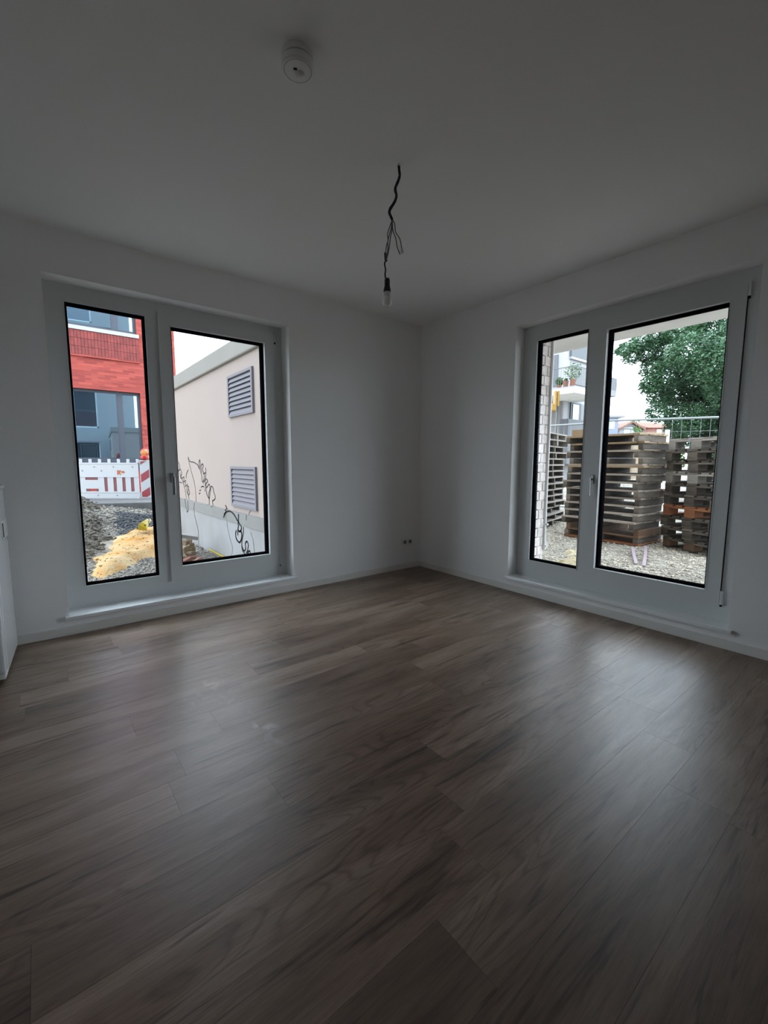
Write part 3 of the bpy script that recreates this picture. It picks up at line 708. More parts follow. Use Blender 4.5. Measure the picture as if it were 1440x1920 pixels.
tagline([[(870, 815), (868, 880), (855, 960), (860, 1030), (885, 1070), (900, 1095)], [(855, 990), (875, 1040), (892, 1020), (890, 970), (905, 950), (918, 985), (910, 1040), (900, 1060)],
         [(905, 1100), (915, 1060), (930, 1040), (945, 1085)]], wpx=1.2)
tagline([[(705, 690), (710, 770), (725, 860), (748, 950), (765, 1020), (745, 1110)], [(940, 860), (965, 950), (975, 1060)]], M['sprayfade'], .8)
tagline([[(905, 745), (905, 700), (920, 665), (950, 640), (990, 650)]], M['sprayfade'], .8)

# things lying by the substation wall
def gp(u, v, z): return on(u, v, 2, z)
yp = MB(); yp.tube([(SX - .05, gp(398, 1030, -.36).y, -.36), (SX - .055, gp(410, 1039, -.36).y, -.36), (SX - .05, gp(430, 1050, -.36).y, -.36)], .015, 10)
tag(yp.build('yellow_conduit', M['yellow'], smooth=True), 'yellow plastic conduit lying along the substation plinth', 'pipe')
def rubble(name, px, z, size, mt, label, group, rz=0, tilt=0, cat='rubble'):
    q = gp(*px, z); m = MB(); r = random.Random(px[0] * 7 + px[1]); sx, sy, sz = size
    m.box((-sx / 2, -sy / 2, 0), (sx / 2, sy / 2, sz)); m.v = [tuple(c + r.uniform(-.12, .12) * min(size) for c in v) for v in m.v]
    o = m.build(name, mt, bevel=.008, seg=1); o.location = q; o.rotation_euler = (tilt, r.uniform(-.3, .3), rz); return tag(o, label, cat, group)
rr_ = random.Random(11); k = 0
for lv, rowpx in enumerate(([(342, 1050), (350, 1046), (358, 1043), (342, 1040), (351, 1036), (359, 1033)], [(343, 1036), (351, 1031), (357, 1026), (343, 1026)], [(346, 1022), (353, 1018)])):
    for px in rowpx:
        rubble('hollow_brick_piece', px, -.38 + .10 * lv, (.10, .085, .08), M['tan'], 'broken tan hollow brick in the heap beside the left window mullion', 'broken tan bricks in the heap', rr_.uniform(-1, 1), .12); k += 1
rubble('terracotta_tile', (346, 1056), -.24, (.11, .36, .04), M['pink'], 'long pink terracotta tile slanting down the brick heap', None, .5, -.45, 'tile')
rubble('terracotta_tile', (361, 1060), -.34, (.09, .34, .05), M['pink'], 'short pink terracotta tile at the front of the brick heap', None, .75, -.5, 'tile')
rubble('concrete_lump', (350, 1009), -.06, (.30, .15, .06), M['stonesill'], 'white slab lying on top of the broken brick heap', None, .2, .1, 'slab')
yb = MB()
yb.tube([gp(262, 990, -.18), gp(268, 986, -.12), gp(274, 988, -.14), gp(271, 982, -.10), gp(277, 978, -.10), gp(281, 975, -.12)], [.03, .085, .04, .07, .05, .02], 8)
yb.v = [tuple(c + random.uniform(-.028, .028) for c in q) for q in yb.v]
tag(yb.build('yellow_bag', M['yellow'], smooth=False), 'crumpled yellow plastic lying on the dark gravel', 'bag')
q = gp(258, 948, -.0)
kb = MB().box((-.9, -.22, -.22), (.75, .25, .0)).build('kerb_slab', M['asphalt'], bevel=.02); kb.location = (q.x, q.y, .10); kb.rotation_euler = (0, 0, math.radians(-20))
tag(kb, 'broken grey concrete kerb slab below the striped beacon', 'slab')
st = struct(MB().box((-14, 9.6, -.4), (14, 13.8, .075)).build('street', M['asphalt'])); st['label'] = 'grey street surface in front of the red brick building'

# ================================================================== BARRIER AND BEACON
BD = 12.3
bl, br = at(138, 933, BD), at(262, 933, BD)
bang = math.atan2(br.y - bl.y, br.x - bl.x); BL = 2.0
bar = tag(empty('barrier_fence', (br.x, br.y, .08), bang), 'white plastic roadworks barrier with red reflector strips behind the sand', 'barrier')
BHh = at(200, 868, BD).z - .08
pz = BHh / 65.0                                           # metres per photo pixel
def zrow(v): return (933 - v) * pz                      # local height of a photo row
xpx = lambda u: (u - 262) * BD / F_PX
m = MB(); m.box((-BL, -.02, 0), (0, .02, zrow(921)))
m.box((-BL, -.02, zrow(893)), (0, .02, zrow(869)))
m.box((-BL, -.028, zrow(894)), (0, .028, zrow(891))).box((-BL, -.028, zrow(922.5)), (0, .028, zrow(920))).box((-BL, -.03, 0), (0, .03, zrow(930))).box((-BL, -.028, zrow(870)), (0, .028, zrow(867.5)))
m.build('board', M['barrier'], bar)
m = MB()
gaps = [(145, 151), (163.5, 187), (198.5, 204.5), (215.5, 221.5), (232, 238), (248, 254)]
xs_ = sorted([-BL] + [xpx(v) for g in gaps for v in g] + [0])
for i in range(0, len(xs_), 2): m.box((xs_[i], -.018, zrow(921)), (xs_[i + 1], .018, zrow(893)))
m.box((xpx(163.5), -.018, zrow(915)), (xpx(187), .018, zrow(899)))
m.build('slat_row', M['barrier'], bar)
for (a, c) in gaps:
    if c - a > 10:
        for (u0, u1, v0, v1) in ((163.5, 187, 893, 899), (163.5, 170.5, 915, 921), (181.5, 188, 915, 921)):
            MB().box((xpx(u0), -.006, zrow(v1)), (xpx(u1), .006, zrow(v0))).build('reflector_strip', M['redpale'], bar)
    else: MB().box((xpx(a), -.006, zrow(921)), (xpx(c), .006, zrow(893))).build('reflector_strip', M['redpale'], bar)
for k in range(8):
    u = 156.2 + (k - 1) * 17.6
    MB().box((xpx(u - 2.3), -.022, zrow(868)), (xpx(u + 2.3), .022, zrow(861))).build('top_lug', M['barrier'], bar, bevel=.01)
for k in range(7):
    for (vv, du) in ((875, 0), (882, 13), (927, 4)):
        u = 146 + du + k * 28.5 / 1.6
        if u < 255 and k % 2 == 0: MB().lathe([(.016, 0), (.016, .004)], n=8, fn=lambda x, y, z, u=u, vv=vv: (x + xpx(u), -.029 - z, y + zrow(vv))).build('rivet', M['wiregrey'], bar)
def text(body, size, mt, parent, loc, name):
    cu = bpy.data.curves.new(name, 'FONT'); cu.body = body; cu.size = size; cu.extrude = .002; cu.offset = .008
    o = bpy.data.objects.new('tmp', cu); COL.objects.link(o); dg = bpy.context.evaluated_depsgraph_get(); dg.update()
    me = bpy.data.meshes.new_from_object(o.evaluated_get(dg)); bpy.data.objects.remove(o)
    me.materials.clear(); me.materials.append(mt); t = link(name, me, parent); t.location = loc; t.rotation_euler = (math.pi / 2, 0, 0); return t
text('R', .165, M['orange'], bar, (xpx(223.5), -.026, zrow(889)), 'printed_letter')
m = MB(); z0 = zrow(884.5)
m.add([(xpx(231), -.024, z0 + .022), (xpx(234), -.024, z0 + .022), (xpx(234), -.024, z0 + .045), (xpx(239), -.024, z0), (xpx(234), -.024, z0 - .045), (xpx(234), -.024, z0 - .022), (xpx(231), -.024, z0 - .022)], [(0, 6, 5, 4, 3, 2, 1)])
m.build('printed_arrow', M['orange'], bar)

k0 = at(275.5, 934, 12.15)
bk = tag(empty('warning_beacon', (k0.x, k0.y, .08), bang), 'red and white striped warning beacon with amber lamp on top', 'beacon')
u_ = 12.15 / F_PX
W2 = 9.6 * u_; z0 = .03; z1 = z0 + 70.5 * u_
MB().box((-W2, -.02, z0), (W2, .02, z1)).build('board', M['barrier'], bk, bevel=.012)
bw = W2 * .83; bz0, bz1 = z0 + .03, z1 - .035
MB().box((-bw, -.0225, bz0), (bw, -.0205, bz1)).build('reflective_sheet', mat('white_reflective', K(.72, .73, .76), .35), bk)
import bisect
def clip_poly(poly, zmin, zmax):
    def cl(P, f, val):
        out = []
        for i in range(len(P)):
            a, c = P[i], P[(i + 1) % len(P)]; ia, ic = f(a[1]) , f(c[1])
            if ia: out.append(a)
            if ia != ic: t = (val - a[1]) / (c[1] - a[1]); out.append((a[0] + (c[0] - a[0]) * t, val))
        return out
    P = cl(poly, lambda z: z <= zmax, zmax); return cl(P, lambda z: z >= zmin, zmin) if P else P
per = (bz1 - bz0) / 2.02; slope = bw * 2 * .62
for k in range(-1, 3):
    zc = bz0 - .09 + k * per
    P = clip_poly([(-bw, zc), (bw, zc + slope), (bw, zc + slope + per * .46), (-bw, zc + per * .46)], bz0, bz1)
    if len(P) > 2:
        m = MB(); n0 = len(P); m.add([(a, -.0235, c) for a, c in P], [tuple(range(n0))]); m.build('red_stripe', M['red'], bk)
lz = z1
m = MB().lathe([(.03, lz), (.045, lz + .02), (.10, lz + .03), (.11, lz + .10), (.09, lz + .13), (.0, lz + .13)], n=24); lb = m.build('lamp_body', M['lampred'], bk, smooth=True)
m = MB().lathe([(.0, -.05), (.085, -.045), (.098, 0), (.085, .045), (.0, .055)], n=24, fn=lambda x, y, z, lz=lz: (x + .015, z - .03, y + lz + .20)); m.build('lamp_lens', M['lampamber'], lb, smooth=True)
m = MB().lathe([(.085, lz + .12), (.105, lz + .20), (.10, lz + .27), (.06, lz + .315), (0, lz + .32)], (-.01, .05, 0), 24); m.build('lamp_hood', M['lampred'], lb, smooth=True)
q = k0
fp = MB().box((-.55, -.20, .0), (.35, .20, .085)).build('base_plate', M['rubber'], bk, bevel=.03); fp.location = (.05, -.02, -.095)

# ================================================================== RED BRICK BUILDING
FY = 14.0
rb = tag(empty('brick_building', (0, FY, 0)), 'red clinker building with large dark blue windows across the street', 'building')
RO = Vector((0, FY, 0))
def rbb(m, name, mt, parent=rb, **kw):
    m.v = [tuple(Vector(q) - RO) for q in m.v]; return m.build(name, mt, parent, **kw)
cxr = .995
wL = (-5.2, -.195); z_w1 = (.80, 3.48); z_w2 = (5.42, 8.4)
holes = [(wL[0], wL[1], *z_w1), (wL[0], wL[1], *z_w2)]
us = [-9.5, wL[0], wL[1], cxr]; zs = [-.3, z_w1[0], z_w1[1], z_w2[0], z_w2[1], 12.5]
m = MB()
for i in range(3):
    for j in range(5):
        if i == 1 and j in (1, 3): continue
        m.box((us[i], FY, zs[j]), (us[i + 1], FY + .35, zs[j + 1]))
m.box((cxr - .35, FY + .35, -.3), (cxr, FY + 12, 12.5))
rbb(m, 'brick_wall', M['brick'])
def bigwin(x0, x1, z0, z1, mull, nm='window'):
    f = MB(); t = .09; d0, d1 = FY + .14, FY + .22
    f.box((x0, d0, z0), (x0 + t, d1, z1)).box((x1 - t, d0, z0), (x1, d1, z1)).box((x0 + t, d0, z1 - t), (x1 - t, d1, z1)).box((x0 + t, d0, z0), (x1 - t, d1, z0 + t * (5 if z0 < 2 else 1.3)))
    zl = z0 + t * (5 if z0 < 2 else 1.3)
    for a, c in mull: f.box((a, d0, zl), (c, d1, z1 - t))
    fo = rbb(f, nm, M['anthra'])
    ed = [x0 + t] + [v for q in mull for v in q] + [x1 - t]
    for i in range(0, len(ed), 2):
        xa, xb = ed[i], ed[i + 1]; k = (xb - xa) / 2 * .048        # added tilt, steers what the panes reflect
        rbb(MB().quad((xa, FY + .18 + k, zl), (xb, FY + .18 - k, zl), (xb, FY + .18 - k, z1 - t), (xa, FY + .18 + k, z1 - t)), 'pane', M['bluepane'], fo)
    # dark room behind
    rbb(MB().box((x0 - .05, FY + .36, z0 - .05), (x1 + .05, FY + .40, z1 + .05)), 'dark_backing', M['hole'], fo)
xm = [on(u, 800, 1, FY).x for u in (222, 234)]
bigwin(wL[0], wL[1], *z_w1, [(-3.6, -3.4), (xm[0], xm[1])])
xm2 = [on(u, 605, 1, FY).x for u in (208, 222)]
bigwin(wL[0], wL[1], *z_w2, [(-3.6, -3.4), (xm2[0], xm2[1])])
rbb(MB().box((wL[0], FY - .07, 5.30), (-.14, FY + .14, 5.42)), 'stone_sill', M['stonesill'])
pz0, pz1 = 4.53, 5.295
nb = 0; x = -.165
while x > -5.2:                                            # soldier bricks of the panel below the upper window, three tiers
    for t in range(3):
        h = (pz1 - pz0) / 3
        rbb(MB().box((x - .083, FY - .045, pz0 + t * h + .004), (x, FY, pz0 + (t + 1) * h - .004)), 'brick', M['solider'])
    x -= .091; nb += 1
    if x < -2.5: break
rbb(MB().box((-5.2, FY - .03, pz0), (x, FY, pz1)), 'brick_panel', M['solider'])
rbb(MB().box((-5.2, FY - .055, pz0 - .05), (-.15, FY, pz0)), 'brick_ledge', M['brick'])

# ================================================================== PALLETS
def board_mesh(sx, sy, sz, mt, j=.004, seed=0):
    r = random.Random(seed); m = MB(); m.box((-sx / 2, -sy / 2, 0), (sx / 2, sy / 2, sz)); m.v = [tuple(c + r.uniform(-j, j) * (.4 if k == 2 else 1) for k, c in enumerate(v)) for v in m.v]
    return m.mesh('board', mt)
class PalletKind: pass
def euro_meshes(mt, mtb):
    return dict(deckw=board_mesh(1.2, .145, .022, mt, seed=1), deckn=board_mesh(1.2, .10, .022, mt, seed=2), cross=board_mesh(.145, .8, .022, mt, seed=3),
                blk=board_mesh(.145, .145, .078, mtb, .002, seed=4), blkn=board_mesh(.145, .10, .078, mtb, .002, seed=5), botw=board_mesh(1.2, .145, .022, mt, seed=6), botn=board_mesh(1.2, .10, .022, mt, seed=7))
def put(name, me, parent, loc):
    o = link(name, me, parent); o.location = loc; return o
def euro_pallet(ms, loc, rz, label, group):
    t = tag(empty('wooden_pallet', loc, rz), label, 'pallet', group)
    for yy, k in ((-.3275, 'w'), (-.165, 'n'), (0, 'w'), (.165, 'n'), (.3275, 'w')): put('deck_board', ms['deck' + k], t, (0, yy, .122))
    for xx in (-.5275, 0, .5275):
        put('cross_board', ms['cross'], t, (xx, 0, .100))
        for yy, k in ((-.35, 'n'), (0, ''), (.35, 'n')): put('block', ms['blk' + k], t, (xx, yy, .022))
    for yy, k in ((-.35, 'n'), (0, 'w'), (.35, 'n')): put('bottom_board', ms['bot' + k], t, (0, yy, 0))
    return t
EM = {k: euro_meshes(M[a], M[c]) for k, (a, c) in dict(old=('oldwood', 'oldwood'), grey=('greywood', 'greywood'), orange=('orangewood', 'orangewood'), brown=('oldwood', 'brownwood')).items()}
# stack R: short sides face the window
pl, pr = on(1239, 1018, 2, .0), on(1325, 1037, 2, .0)
dv = (pr - pl); dv.z = 0; dv.normalize(); nv = Vector((-dv.y, dv.x, 0))
if nv.x < 0: nv = -nv
rzR = math.atan2(nv.y, nv.x)
ordin = ['lowest', 'second', 'third', 'fourth', 'fifth', 'sixth', 'seventh', 'eighth', 'ninth', 'topmost']
sty = ['brown', 'old', 'old', 'orange', 'old', 'old', 'grey', 'old', 'old', 'grey']
lab_extra = {0: 'dark brown-blocked pallet', 3: 'orange-brown pallet', 6: 'bleached grey pallet', 9: 'pale grey pallet'}
zc = -.035
for k in range(10):
    j = random.uniform(-.025, .025); jx = random.uniform(-.02, .02)
    if k == 2: j = -.05
    c = pl + dv * (.4 + j) + nv * (.6 + jx)
    pos = 'at the top of' if k == 9 else ('at the bottom of' if k == 0 else f'{ordin[k]} from the ground in')
    euro_pallet(EM[sty[k]], (c.x, c.y, zc), rzR + random.uniform(-.03, .03), f"{lab_extra.get(k, 'weathered pallet')} {pos} the right-hand pallet stack", 'pallets in the right-hand stack')
    zc += .1475
# stacks M and L: thin stringer pallets
def thin_meshes(mt, mte, L, W, HH):
    return dict(str=board_mesh(.06, W, HH - .022, mt, .003, 11), deck=board_mesh(L, .115, .020, mte, .004, 12), edge=board_mesh(L, .13, .024, mte, .004, 13))
def thin_pallet(ms, loc, rz, label, group, L, W, HH, flip=False, blocks=(0,)):
    t = tag(empty('stringer_pallet', loc, rz), label, 'pallet', group)
    zs_, zd = (.022, 0) if flip else (0, HH - .022)
    for xx in (-L / 2 + .04, random.uniform(-.06, .06), L / 2 - .04): put('stringer', ms['str'], t, (xx, 0, zs_))
    n = 6
    for i in range(n):
        yy = -W / 2 + .065 + i * (W - .13) / (n - 1)
        put('deck_board', ms['edge' if i in (0, n - 1) else 'deck'], t, (random.uniform(-.012, .012), yy, zd))
    return t
def thin_stack(corner, along, into, L, W, HH, n, styles, labels, group, z0=-.02, jit=.045, flips=()):
    rz = math.atan2(along.y, along.x); z = z0
    for k in range(n):
        c = corner + along * (L / 2 + random.uniform(-jit, jit)) + into * (W / 2 + random.uniform(-jit, jit))
        thin_pallet(TM[styles[k]], (c.x, c.y, z), rz + random.uniform(-.045, .045), labels[k], group, L, W, HH, k in flips); z += HH + .004
    return z
cM = on(1190, 1022, 2, 0); eM = on(1062, 1000, 2, 0); rM = on(1226, 1008, 2, 0)
aM = Vector((math.cos(math.radians(86)), math.sin(math.radians(86)), 0)); LM = 1.10; iM = Vector((aM.y, -aM.x, 0)); iM = iM if iM.x > 0 else -iM
WM = .74; HM = .1055
TM = {k: thin_meshes(M[a], M[c], LM, WM, HM) for k, (a, c) in dict(old=('oldwood', 'edgewood'), brown=('brownwood', 'brownwood'), orange=('oldwood', 'orangewood'), new=('oldwood', 'newwood'), grey=('greywood', 'greywood')).items()}
nm = ['lowest', 'second', 'third', 'fourth', 'fifth', 'sixth', 'seventh', 'eighth', 'ninth', 'tenth', 'eleventh', 'twelfth', 'thirteenth', 'topmost']
stM = ['orange', 'brown', 'old', 'old', 'old', 'old', 'old', 'old', 'old', 'new', 'old', 'old', 'new', 'new']
adj = dict(orange='reddish board pallet', brown='brown board pallet', old='weathered thin pallet', new='tan edged pallet')
lm = [f"{adj[stM[k]]} {'at the top of' if k == 13 else 'at the bottom of' if k == 0 else nm[k] + ' from the ground in'} the middle pallet stack" for k in range(14)]
zM = thin_stack(cM, aM, iM, LM, WM, HM, 14, stM, lm, 'pallets in the middle stack', flips=(0, 1, 10))
# extra boards on the middle stack
def pil(c, a, i, s, t, z): q = c + a * s + i * t; return (q.x, q.y, z)
o = MB().box((-.16, -.05, 0), (.16, .05, .10)).build('timber_offcut', M['newwood'], bevel=.004); o.location = pil(cM, aM, iM, .90, .12, zM); o.rotation_euler = (0, 0, math.atan2(aM.y, aM.x))
tag(o, 'tan timber offcut lying on the middle pallet stack', 'timber')
# leftmost stack
cL = on(1020, 988, 2, 0); eL = on(1056, 975.5, 2, 0); aL = (eL - cL); aL.z = 0; aL.normalize(); cL = cL - aL * .12; LL = 1.16; iL = Vector((-aL.y, aL.x, 0)); iL = iL if iL.y > 0 else -iL
for k_, (a, c) in dict(oldL=('oldwood', 'greywood'), greyL=('greywood', 'greywood')).items(): TM[k_] = thin_meshes(M[a], M[c], LL, .80, .1055)
nl = ['lowest', 'second', 'third', 'fourth', 'fifth', 'sixth', 'seventh', 'eighth', 'ninth', 'tenth', 'eleventh', 'twelfth', 'thirteenth', 'fourteenth', 'topmost']
stL = ['oldL'] * 13 + ['greyL'] * 2
ll = [f"{'bleached thin pallet' if k > 12 else 'pale edged thin pallet'} {'at the top of' if k == 14 else 'at the bottom of' if k == 0 else nl[k] + ' from the ground in'} the stack behind the white pipe" for k in range(15)]
thin_stack(cL, aL, iL, LL, .80, .1055, 15, stL, ll, 'pallets in the stack behind the white pipe', z0=-.01)
# two pale straps lying on the gravel
def strap(pxs, label):
    m = MB(); P = [on(u, v, 2, -.008) for u, v in pxs]
    for i in range(len(P) - 1):
        t = (P[i + 1] - P[i]).normalized(); n = Vector((-t.y, t.x, 0)) * .017
        z = Vector((0, 0, .010))
        m.add([P[i] - n, P[i + 1] - n, P[i + 1] + n, P[i] + n, P[i] - n + z, P[i + 1] - n + z, P[i + 1] + n + z, P[i] + n + z], [(3, 2, 1, 0), (4, 5, 6, 7), (0, 1, 5, 4), (2, 3, 7, 6), (1, 2, 6, 5), (0, 4, 7, 3)])
    tag(m.build('marking_strap', M['lilac']), label, 'strap', 'pale pink straps on the gravel')
strap([(1186, 1026), (1189, 1042), (1193, 1058)], 'pale pink strap on the gravel, left one, in front of the middle stack')
strap([(1211, 1025), (1210, 1042), (1207, 1062)], 'pink strap on the gravel, right one, in front of the middle stack')

# ================================================================== SITE FENCE
def fence(p0, ang, label):
    f = tag(empty('site_fence', (p0[0], p0[1], -.03), ang), label, 'fence', 'galvanised mesh site fence panels'); L = 3.45; HF = 2.03
    for x in (0, L): MB().tube([(x, 0, 0), (x, 0, HF)], .021, 10).build('post', M['galv'], f, smooth=True)
    for z in (HF - .02, .12): MB().tube([(0, 0, z), (L, 0, z)], .021, 10).build('rail', M['galv'], f, smooth=True)
    wv = MB().tube([(0, 0, .12), (0, 0, HF - .02)], .0028, 5).mesh('wire', M['galv']); k = 1
    while k * .155 < L: o = link('vertical_wire', wv, f); o.location = (k * .155, .0, 0); k += 1
    wh = MB().tube([(0, .006, 0), (L, .006, 0)], .0028, 5).mesh('wire', M['galv'])
    for z in np.arange(.40, HF - .1, .272): o = link('horizontal_wire', wh, f); o.location = (0, 0, float(z))
    for x in (0, L): MB().box((x - .10, -.18, -.02), (x + .10, .18, .12)).build('foot_block', M['concrete'], f, bevel=.02)
fence((6.20, 4.95), math.atan2(-3.43, .27), 'mesh site fence panel below the balcony building, nearer the white pipe')
fence((6.13, 1.00), math.atan2(-.89, .46), 'mesh site fence panel behind the pallets in front of the tree')

# ================================================================== TREE
def leaves(name, centers, n, spread_r, size, mt, parent, flat=.6):
    r = np.random.default_rng(n)
    cs = np.array([c[:3] for c in centers]); rad = np.array([c[3] for c in centers])
    i = r.choice(len(cs), n, p=rad ** 2 / (rad ** 2).sum()); d = r.normal(size=(n, 3)); d /= np.linalg.norm(d, axis=1)[:, None]
    pos = cs[i] + d * (rad[i] * r.uniform(.25, 1.0, n) ** .5)[:, None] * np.array([1, 1, flat])
    ax = r.normal(size=(n, 3)); ax[:, 2] *= .5; ax /= np.linalg.norm(ax, axis=1)[:, None]
    b2 = np.cross(ax, r.normal(size=(n, 3))); b2 /= np.linalg.norm(b2, axis=1)[:, None]
    s = (size * r.uniform(.6, 1.4, n))[:, None]
    v = np.stack([pos - ax * s, pos + b2 * s * .45, pos + ax * s, pos - b2 * s * .45], 1).reshape(-1, 3)
    f = np.arange(n * 4).reshape(-1, 4)
    me = bpy.data.meshes.new(name); me.from_pydata(v.tolist(), [], f.tolist()); me.materials.append(mt); me.update()
    o = link(name, me, parent); o['kind'] = 'stuff'; return o
TD = 13.5
tb = at(1330, 880, TD); tb = Vector((tb.x, tb.y, -.05))
tree = tag(empty('leafy_tree', tb), 'large dark green broadleaf tree behind the site fence', 'tree')
def loc(u, v, dd=0): return at(u, v, TD + dd) - tb
tips = []
rr = random.Random(3)
blobs = [(1170, 655, .35), (1185, 668, .45), (1200, 645, .5), (1215, 660, .6), (1225, 690, .6), (1235, 630, .55), (1222, 720, .5), (1240, 745, .6), (1213, 728, .35), (1235, 775, .55), (1250, 655, .8), (1262, 700, .9), (1270, 740, .9),
         (1265, 620, .7), (1290, 610, .8), (1300, 660, 1.0), (1310, 710, 1.1), (1320, 760, 1.1), (1290, 785, .9), (1275, 800, .7), (1330, 620, 1.0), (1345, 680, 1.2), (1360, 740, 1.2), (1345, 800, 1.1), (1390, 640, 1.3), (1400, 720, 1.4), (1395, 800, 1.3), (1320, 570, .9), (1370, 560, 1.1), (1280, 575, .6),
         (1440, 600, 1.3), (1450, 700, 1.5), (1450, 790, 1.4), (1300, 820, .8), (1345, 850, .9), (1265, 812, .45), (1258, 680, .5), (1190, 650, .3), (1160, 660, .2)]
cent = []
for (u, v, r_) in blobs:
    dd = rr.uniform(-1.8, 1.0) if u > 1240 else rr.uniform(-.3, .3)
    c = loc(u, v, dd); cent.append((c.x, c.y, c.z, r_ * .72)); tips.append(c)
m = MB(); trunk_top = loc(1390, 720, 1.2)
m.tube(spline([Vector((0, 0, 0)), Vector((.05, .03, 1.2)), Vector((.0, .1, 2.2)), trunk_top]), [.22] * 7 + [.17] * 6 + [.12] * 5 + [.08], 10); m.build('trunk', M['bark'], tree, smooth=True)
m = MB()
for t in tips:
    st_ = Vector((.0, .05, 1.6 + .5 * rr.random())).lerp(trunk_top, rr.uniform(.1, .95)); mid = st_.lerp(t, .55) + Vector((rr.uniform(-.15, .15), rr.uniform(-.15, .15), rr.uniform(.0, .3)))
    m.tube(spline([st_, mid, t], 4), [.035, .032, .03, .026, .022, .018, .014, .010, .006], 6)
m.build('branches', M['bark'], tree, smooth=True)
leaves('foliage', cent, 85000, .5, .047, M['leaf'], tree, .8)
# bushes beyond the fence
def bush(px, depth, rad, n, mt, label, size=.05):
    c = at(*px, depth); b0 = Vector((c.x, c.y, -.03)); t = tag(empty('bush', b0), label, 'bush')
    r = random.Random(px[0]); cs = []
    for k in range(7): cs.append((r.uniform(-rad, rad) * .6, r.uniform(-rad, rad) * .6, (c.z - b0.z) * r.uniform(.3, 1.0), rad * r.uniform(.45, .7)))
    leaves('foliage', cs, n, rad, size, mt, t, .9)
    m = MB()
    for k in range(4): m.tube([(r.uniform(-.05, .05), r.uniform(-.05, .05), 0), cs[k][:3]], [.02, .008], 5)
    m.build('stems', M['bark'], t)
bush((1258, 822), 10.5, .32, 900, M['leaf2'], 'bright green shrub showing between the two nearer pallet stacks', .05)
bush((1226, 890), 10.2, .22, 1400, M['leaf'], 'darker green shrub low between the two nearer pallet stacks', .05)
bush((1204, 804), 48, .9, 700, M['leaf2'], 'yellow-green shrub between the distant houses', .18)
bush((1178, 789), 85, 2.6, 1800, M['leaf2'], 'green treetops behind the distant gabled house', .25)

# ================================================================== DISTANT HOUSES
def base_at(u, v, depth): q = at(u, v, depth); return Vector((q.x, q.y, -.05)), q.z
FACE = math.atan2(-FWD.x, FWD.y)                            # local x runs to the right of the view
def house(px_l, px_r, v_eave, v_ridge, depth, wallm, roofm, label, gable_front=True, deep=8):
    p, ze = base_at((px_l + px_r) / 2, v_eave, depth); zr = at((px_l + px_r) / 2, v_ridge, depth).z
    w = (px_r - px_l) * depth / F_PX; t = tag(empty('house', p, FACE), label, 'house'); ze -= p.z; zr -= p.z
    MB().box((-w / 2 * .86, 0, 0), (w / 2 * .86, deep, ze)).build('wall', wallm, t)
    m = MB(); k = .25; th = .25
    if gable_front:
        MB().add([(-w / 2 * .86, 0, ze), (w / 2 * .86, 0, ze), (0, 0, zr - .3), (-w / 2 * .86, deep, ze), (w / 2 * .86, deep, ze), (0, deep, zr - .3)], [(0, 1, 2), (5, 4, 3), (0, 3, 4, 1), (1, 4, 5, 2), (2, 5, 3, 0)]).build('gable', wallm, t)
        for s in (-1, 1):
            m.add([(0, -.6, zr), (s * w / 2, -.6, ze - .1), (s * w / 2, deep + .4, ze - .1), (0, deep + .4, zr), (0, -.6, zr - th), (s * w / 2, -.6, ze - .1 - th), (s * w / 2, deep + .4, ze - .1 - th), (0, deep + .4, zr - th)],
                  [(0, 1, 2, 3), (7, 6, 5, 4), (0, 4, 5, 1), (1, 5, 6, 2), (2, 6, 7, 3), (3, 7, 4, 0)])
    else:
        m.add([(-w / 2, -.5, ze - .1), (w / 2, -.5, ze - .1), (w / 2, deep / 2, zr), (-w / 2, deep / 2, zr), (w / 2, deep + .5, ze - .1), (-w / 2, deep + .5, ze - .1)], [(0, 1, 2, 3), (3, 2, 4, 5), (0, 3, 5), (1, 4, 2), (0, 5, 4, 1)])
    m.build('roof', roofm, t)
    return t, w, ze, zr
t, w_, ze, zr = house(1158, 1206, 802, 790, 60, M['whitewall'], M['tile2'], 'small white gabled house with brown roof in the distance')
for x0, x1 in ((-.9, -.1), (.15, .75)):
    f = MB().box((x0, -.06, ze - 1.15), (x1, 0, ze - .25)).build('window', M['upvc'], t); MB().box((x0 + .1, -.08, ze - 1.05), (x1 - .1, -.055, ze - .35)).build('pane', M['bluepane'], f)
MB().box((-1.5, -.3, ze - .15), (1.3, 0, ze + .05)).build('balcony_beam', M['whitewall'], t)
t, w_, ze, zr = house(1212, 1262, 801, 788, 62, M['pink'], M['tile'], 'distant house with a broad red tiled roof', False)
for x0 in (-.4, .9): MB().box((x0, -.05, ze - 1.2), (x0 + .7, 0, ze - .3)).build('window', M['upvc'], t)
p, z1 = base_at(1146, 783, 55)
t = tag(empty('flat_roof_house', p, FACE), 'blue grey flat roofed building in the distance beside the mullion', 'house')
MB().box((-2.2, 0, 0), (.95, 7, z1 - p.z)).build('wall', M['bluewall'], t); MB().box((-2.3, -.3, z1 - p.z), (1.6, 7.2, z1 - p.z + .25)).build('roof', M['greywall'], t)
f = MB().box((-.35, -.05, z1 - p.z - 1.4), (.45, 0, z1 - p.z - .5)).build('window', M['upvc'], t); MB().box((-.25, -.07, z1 - p.z - 1.3), (.35, -.045, z1 - p.z - .6)).build('pane', M['bluepane'], f)
p, z1 = base_at(1228, 811, 30)
wl3 = MB().box((-1.4, 0, 0), (1.6, .3, z1 - p.z)).build('garden_wall', M['tan']); wl3.location = p; wl3.rotation_euler = (0, 0, FACE); tag(wl3, 'low pale tan wall behind the pallets below the houses', 'wall')
p, _ = base_at(1251, 815, 9.0)
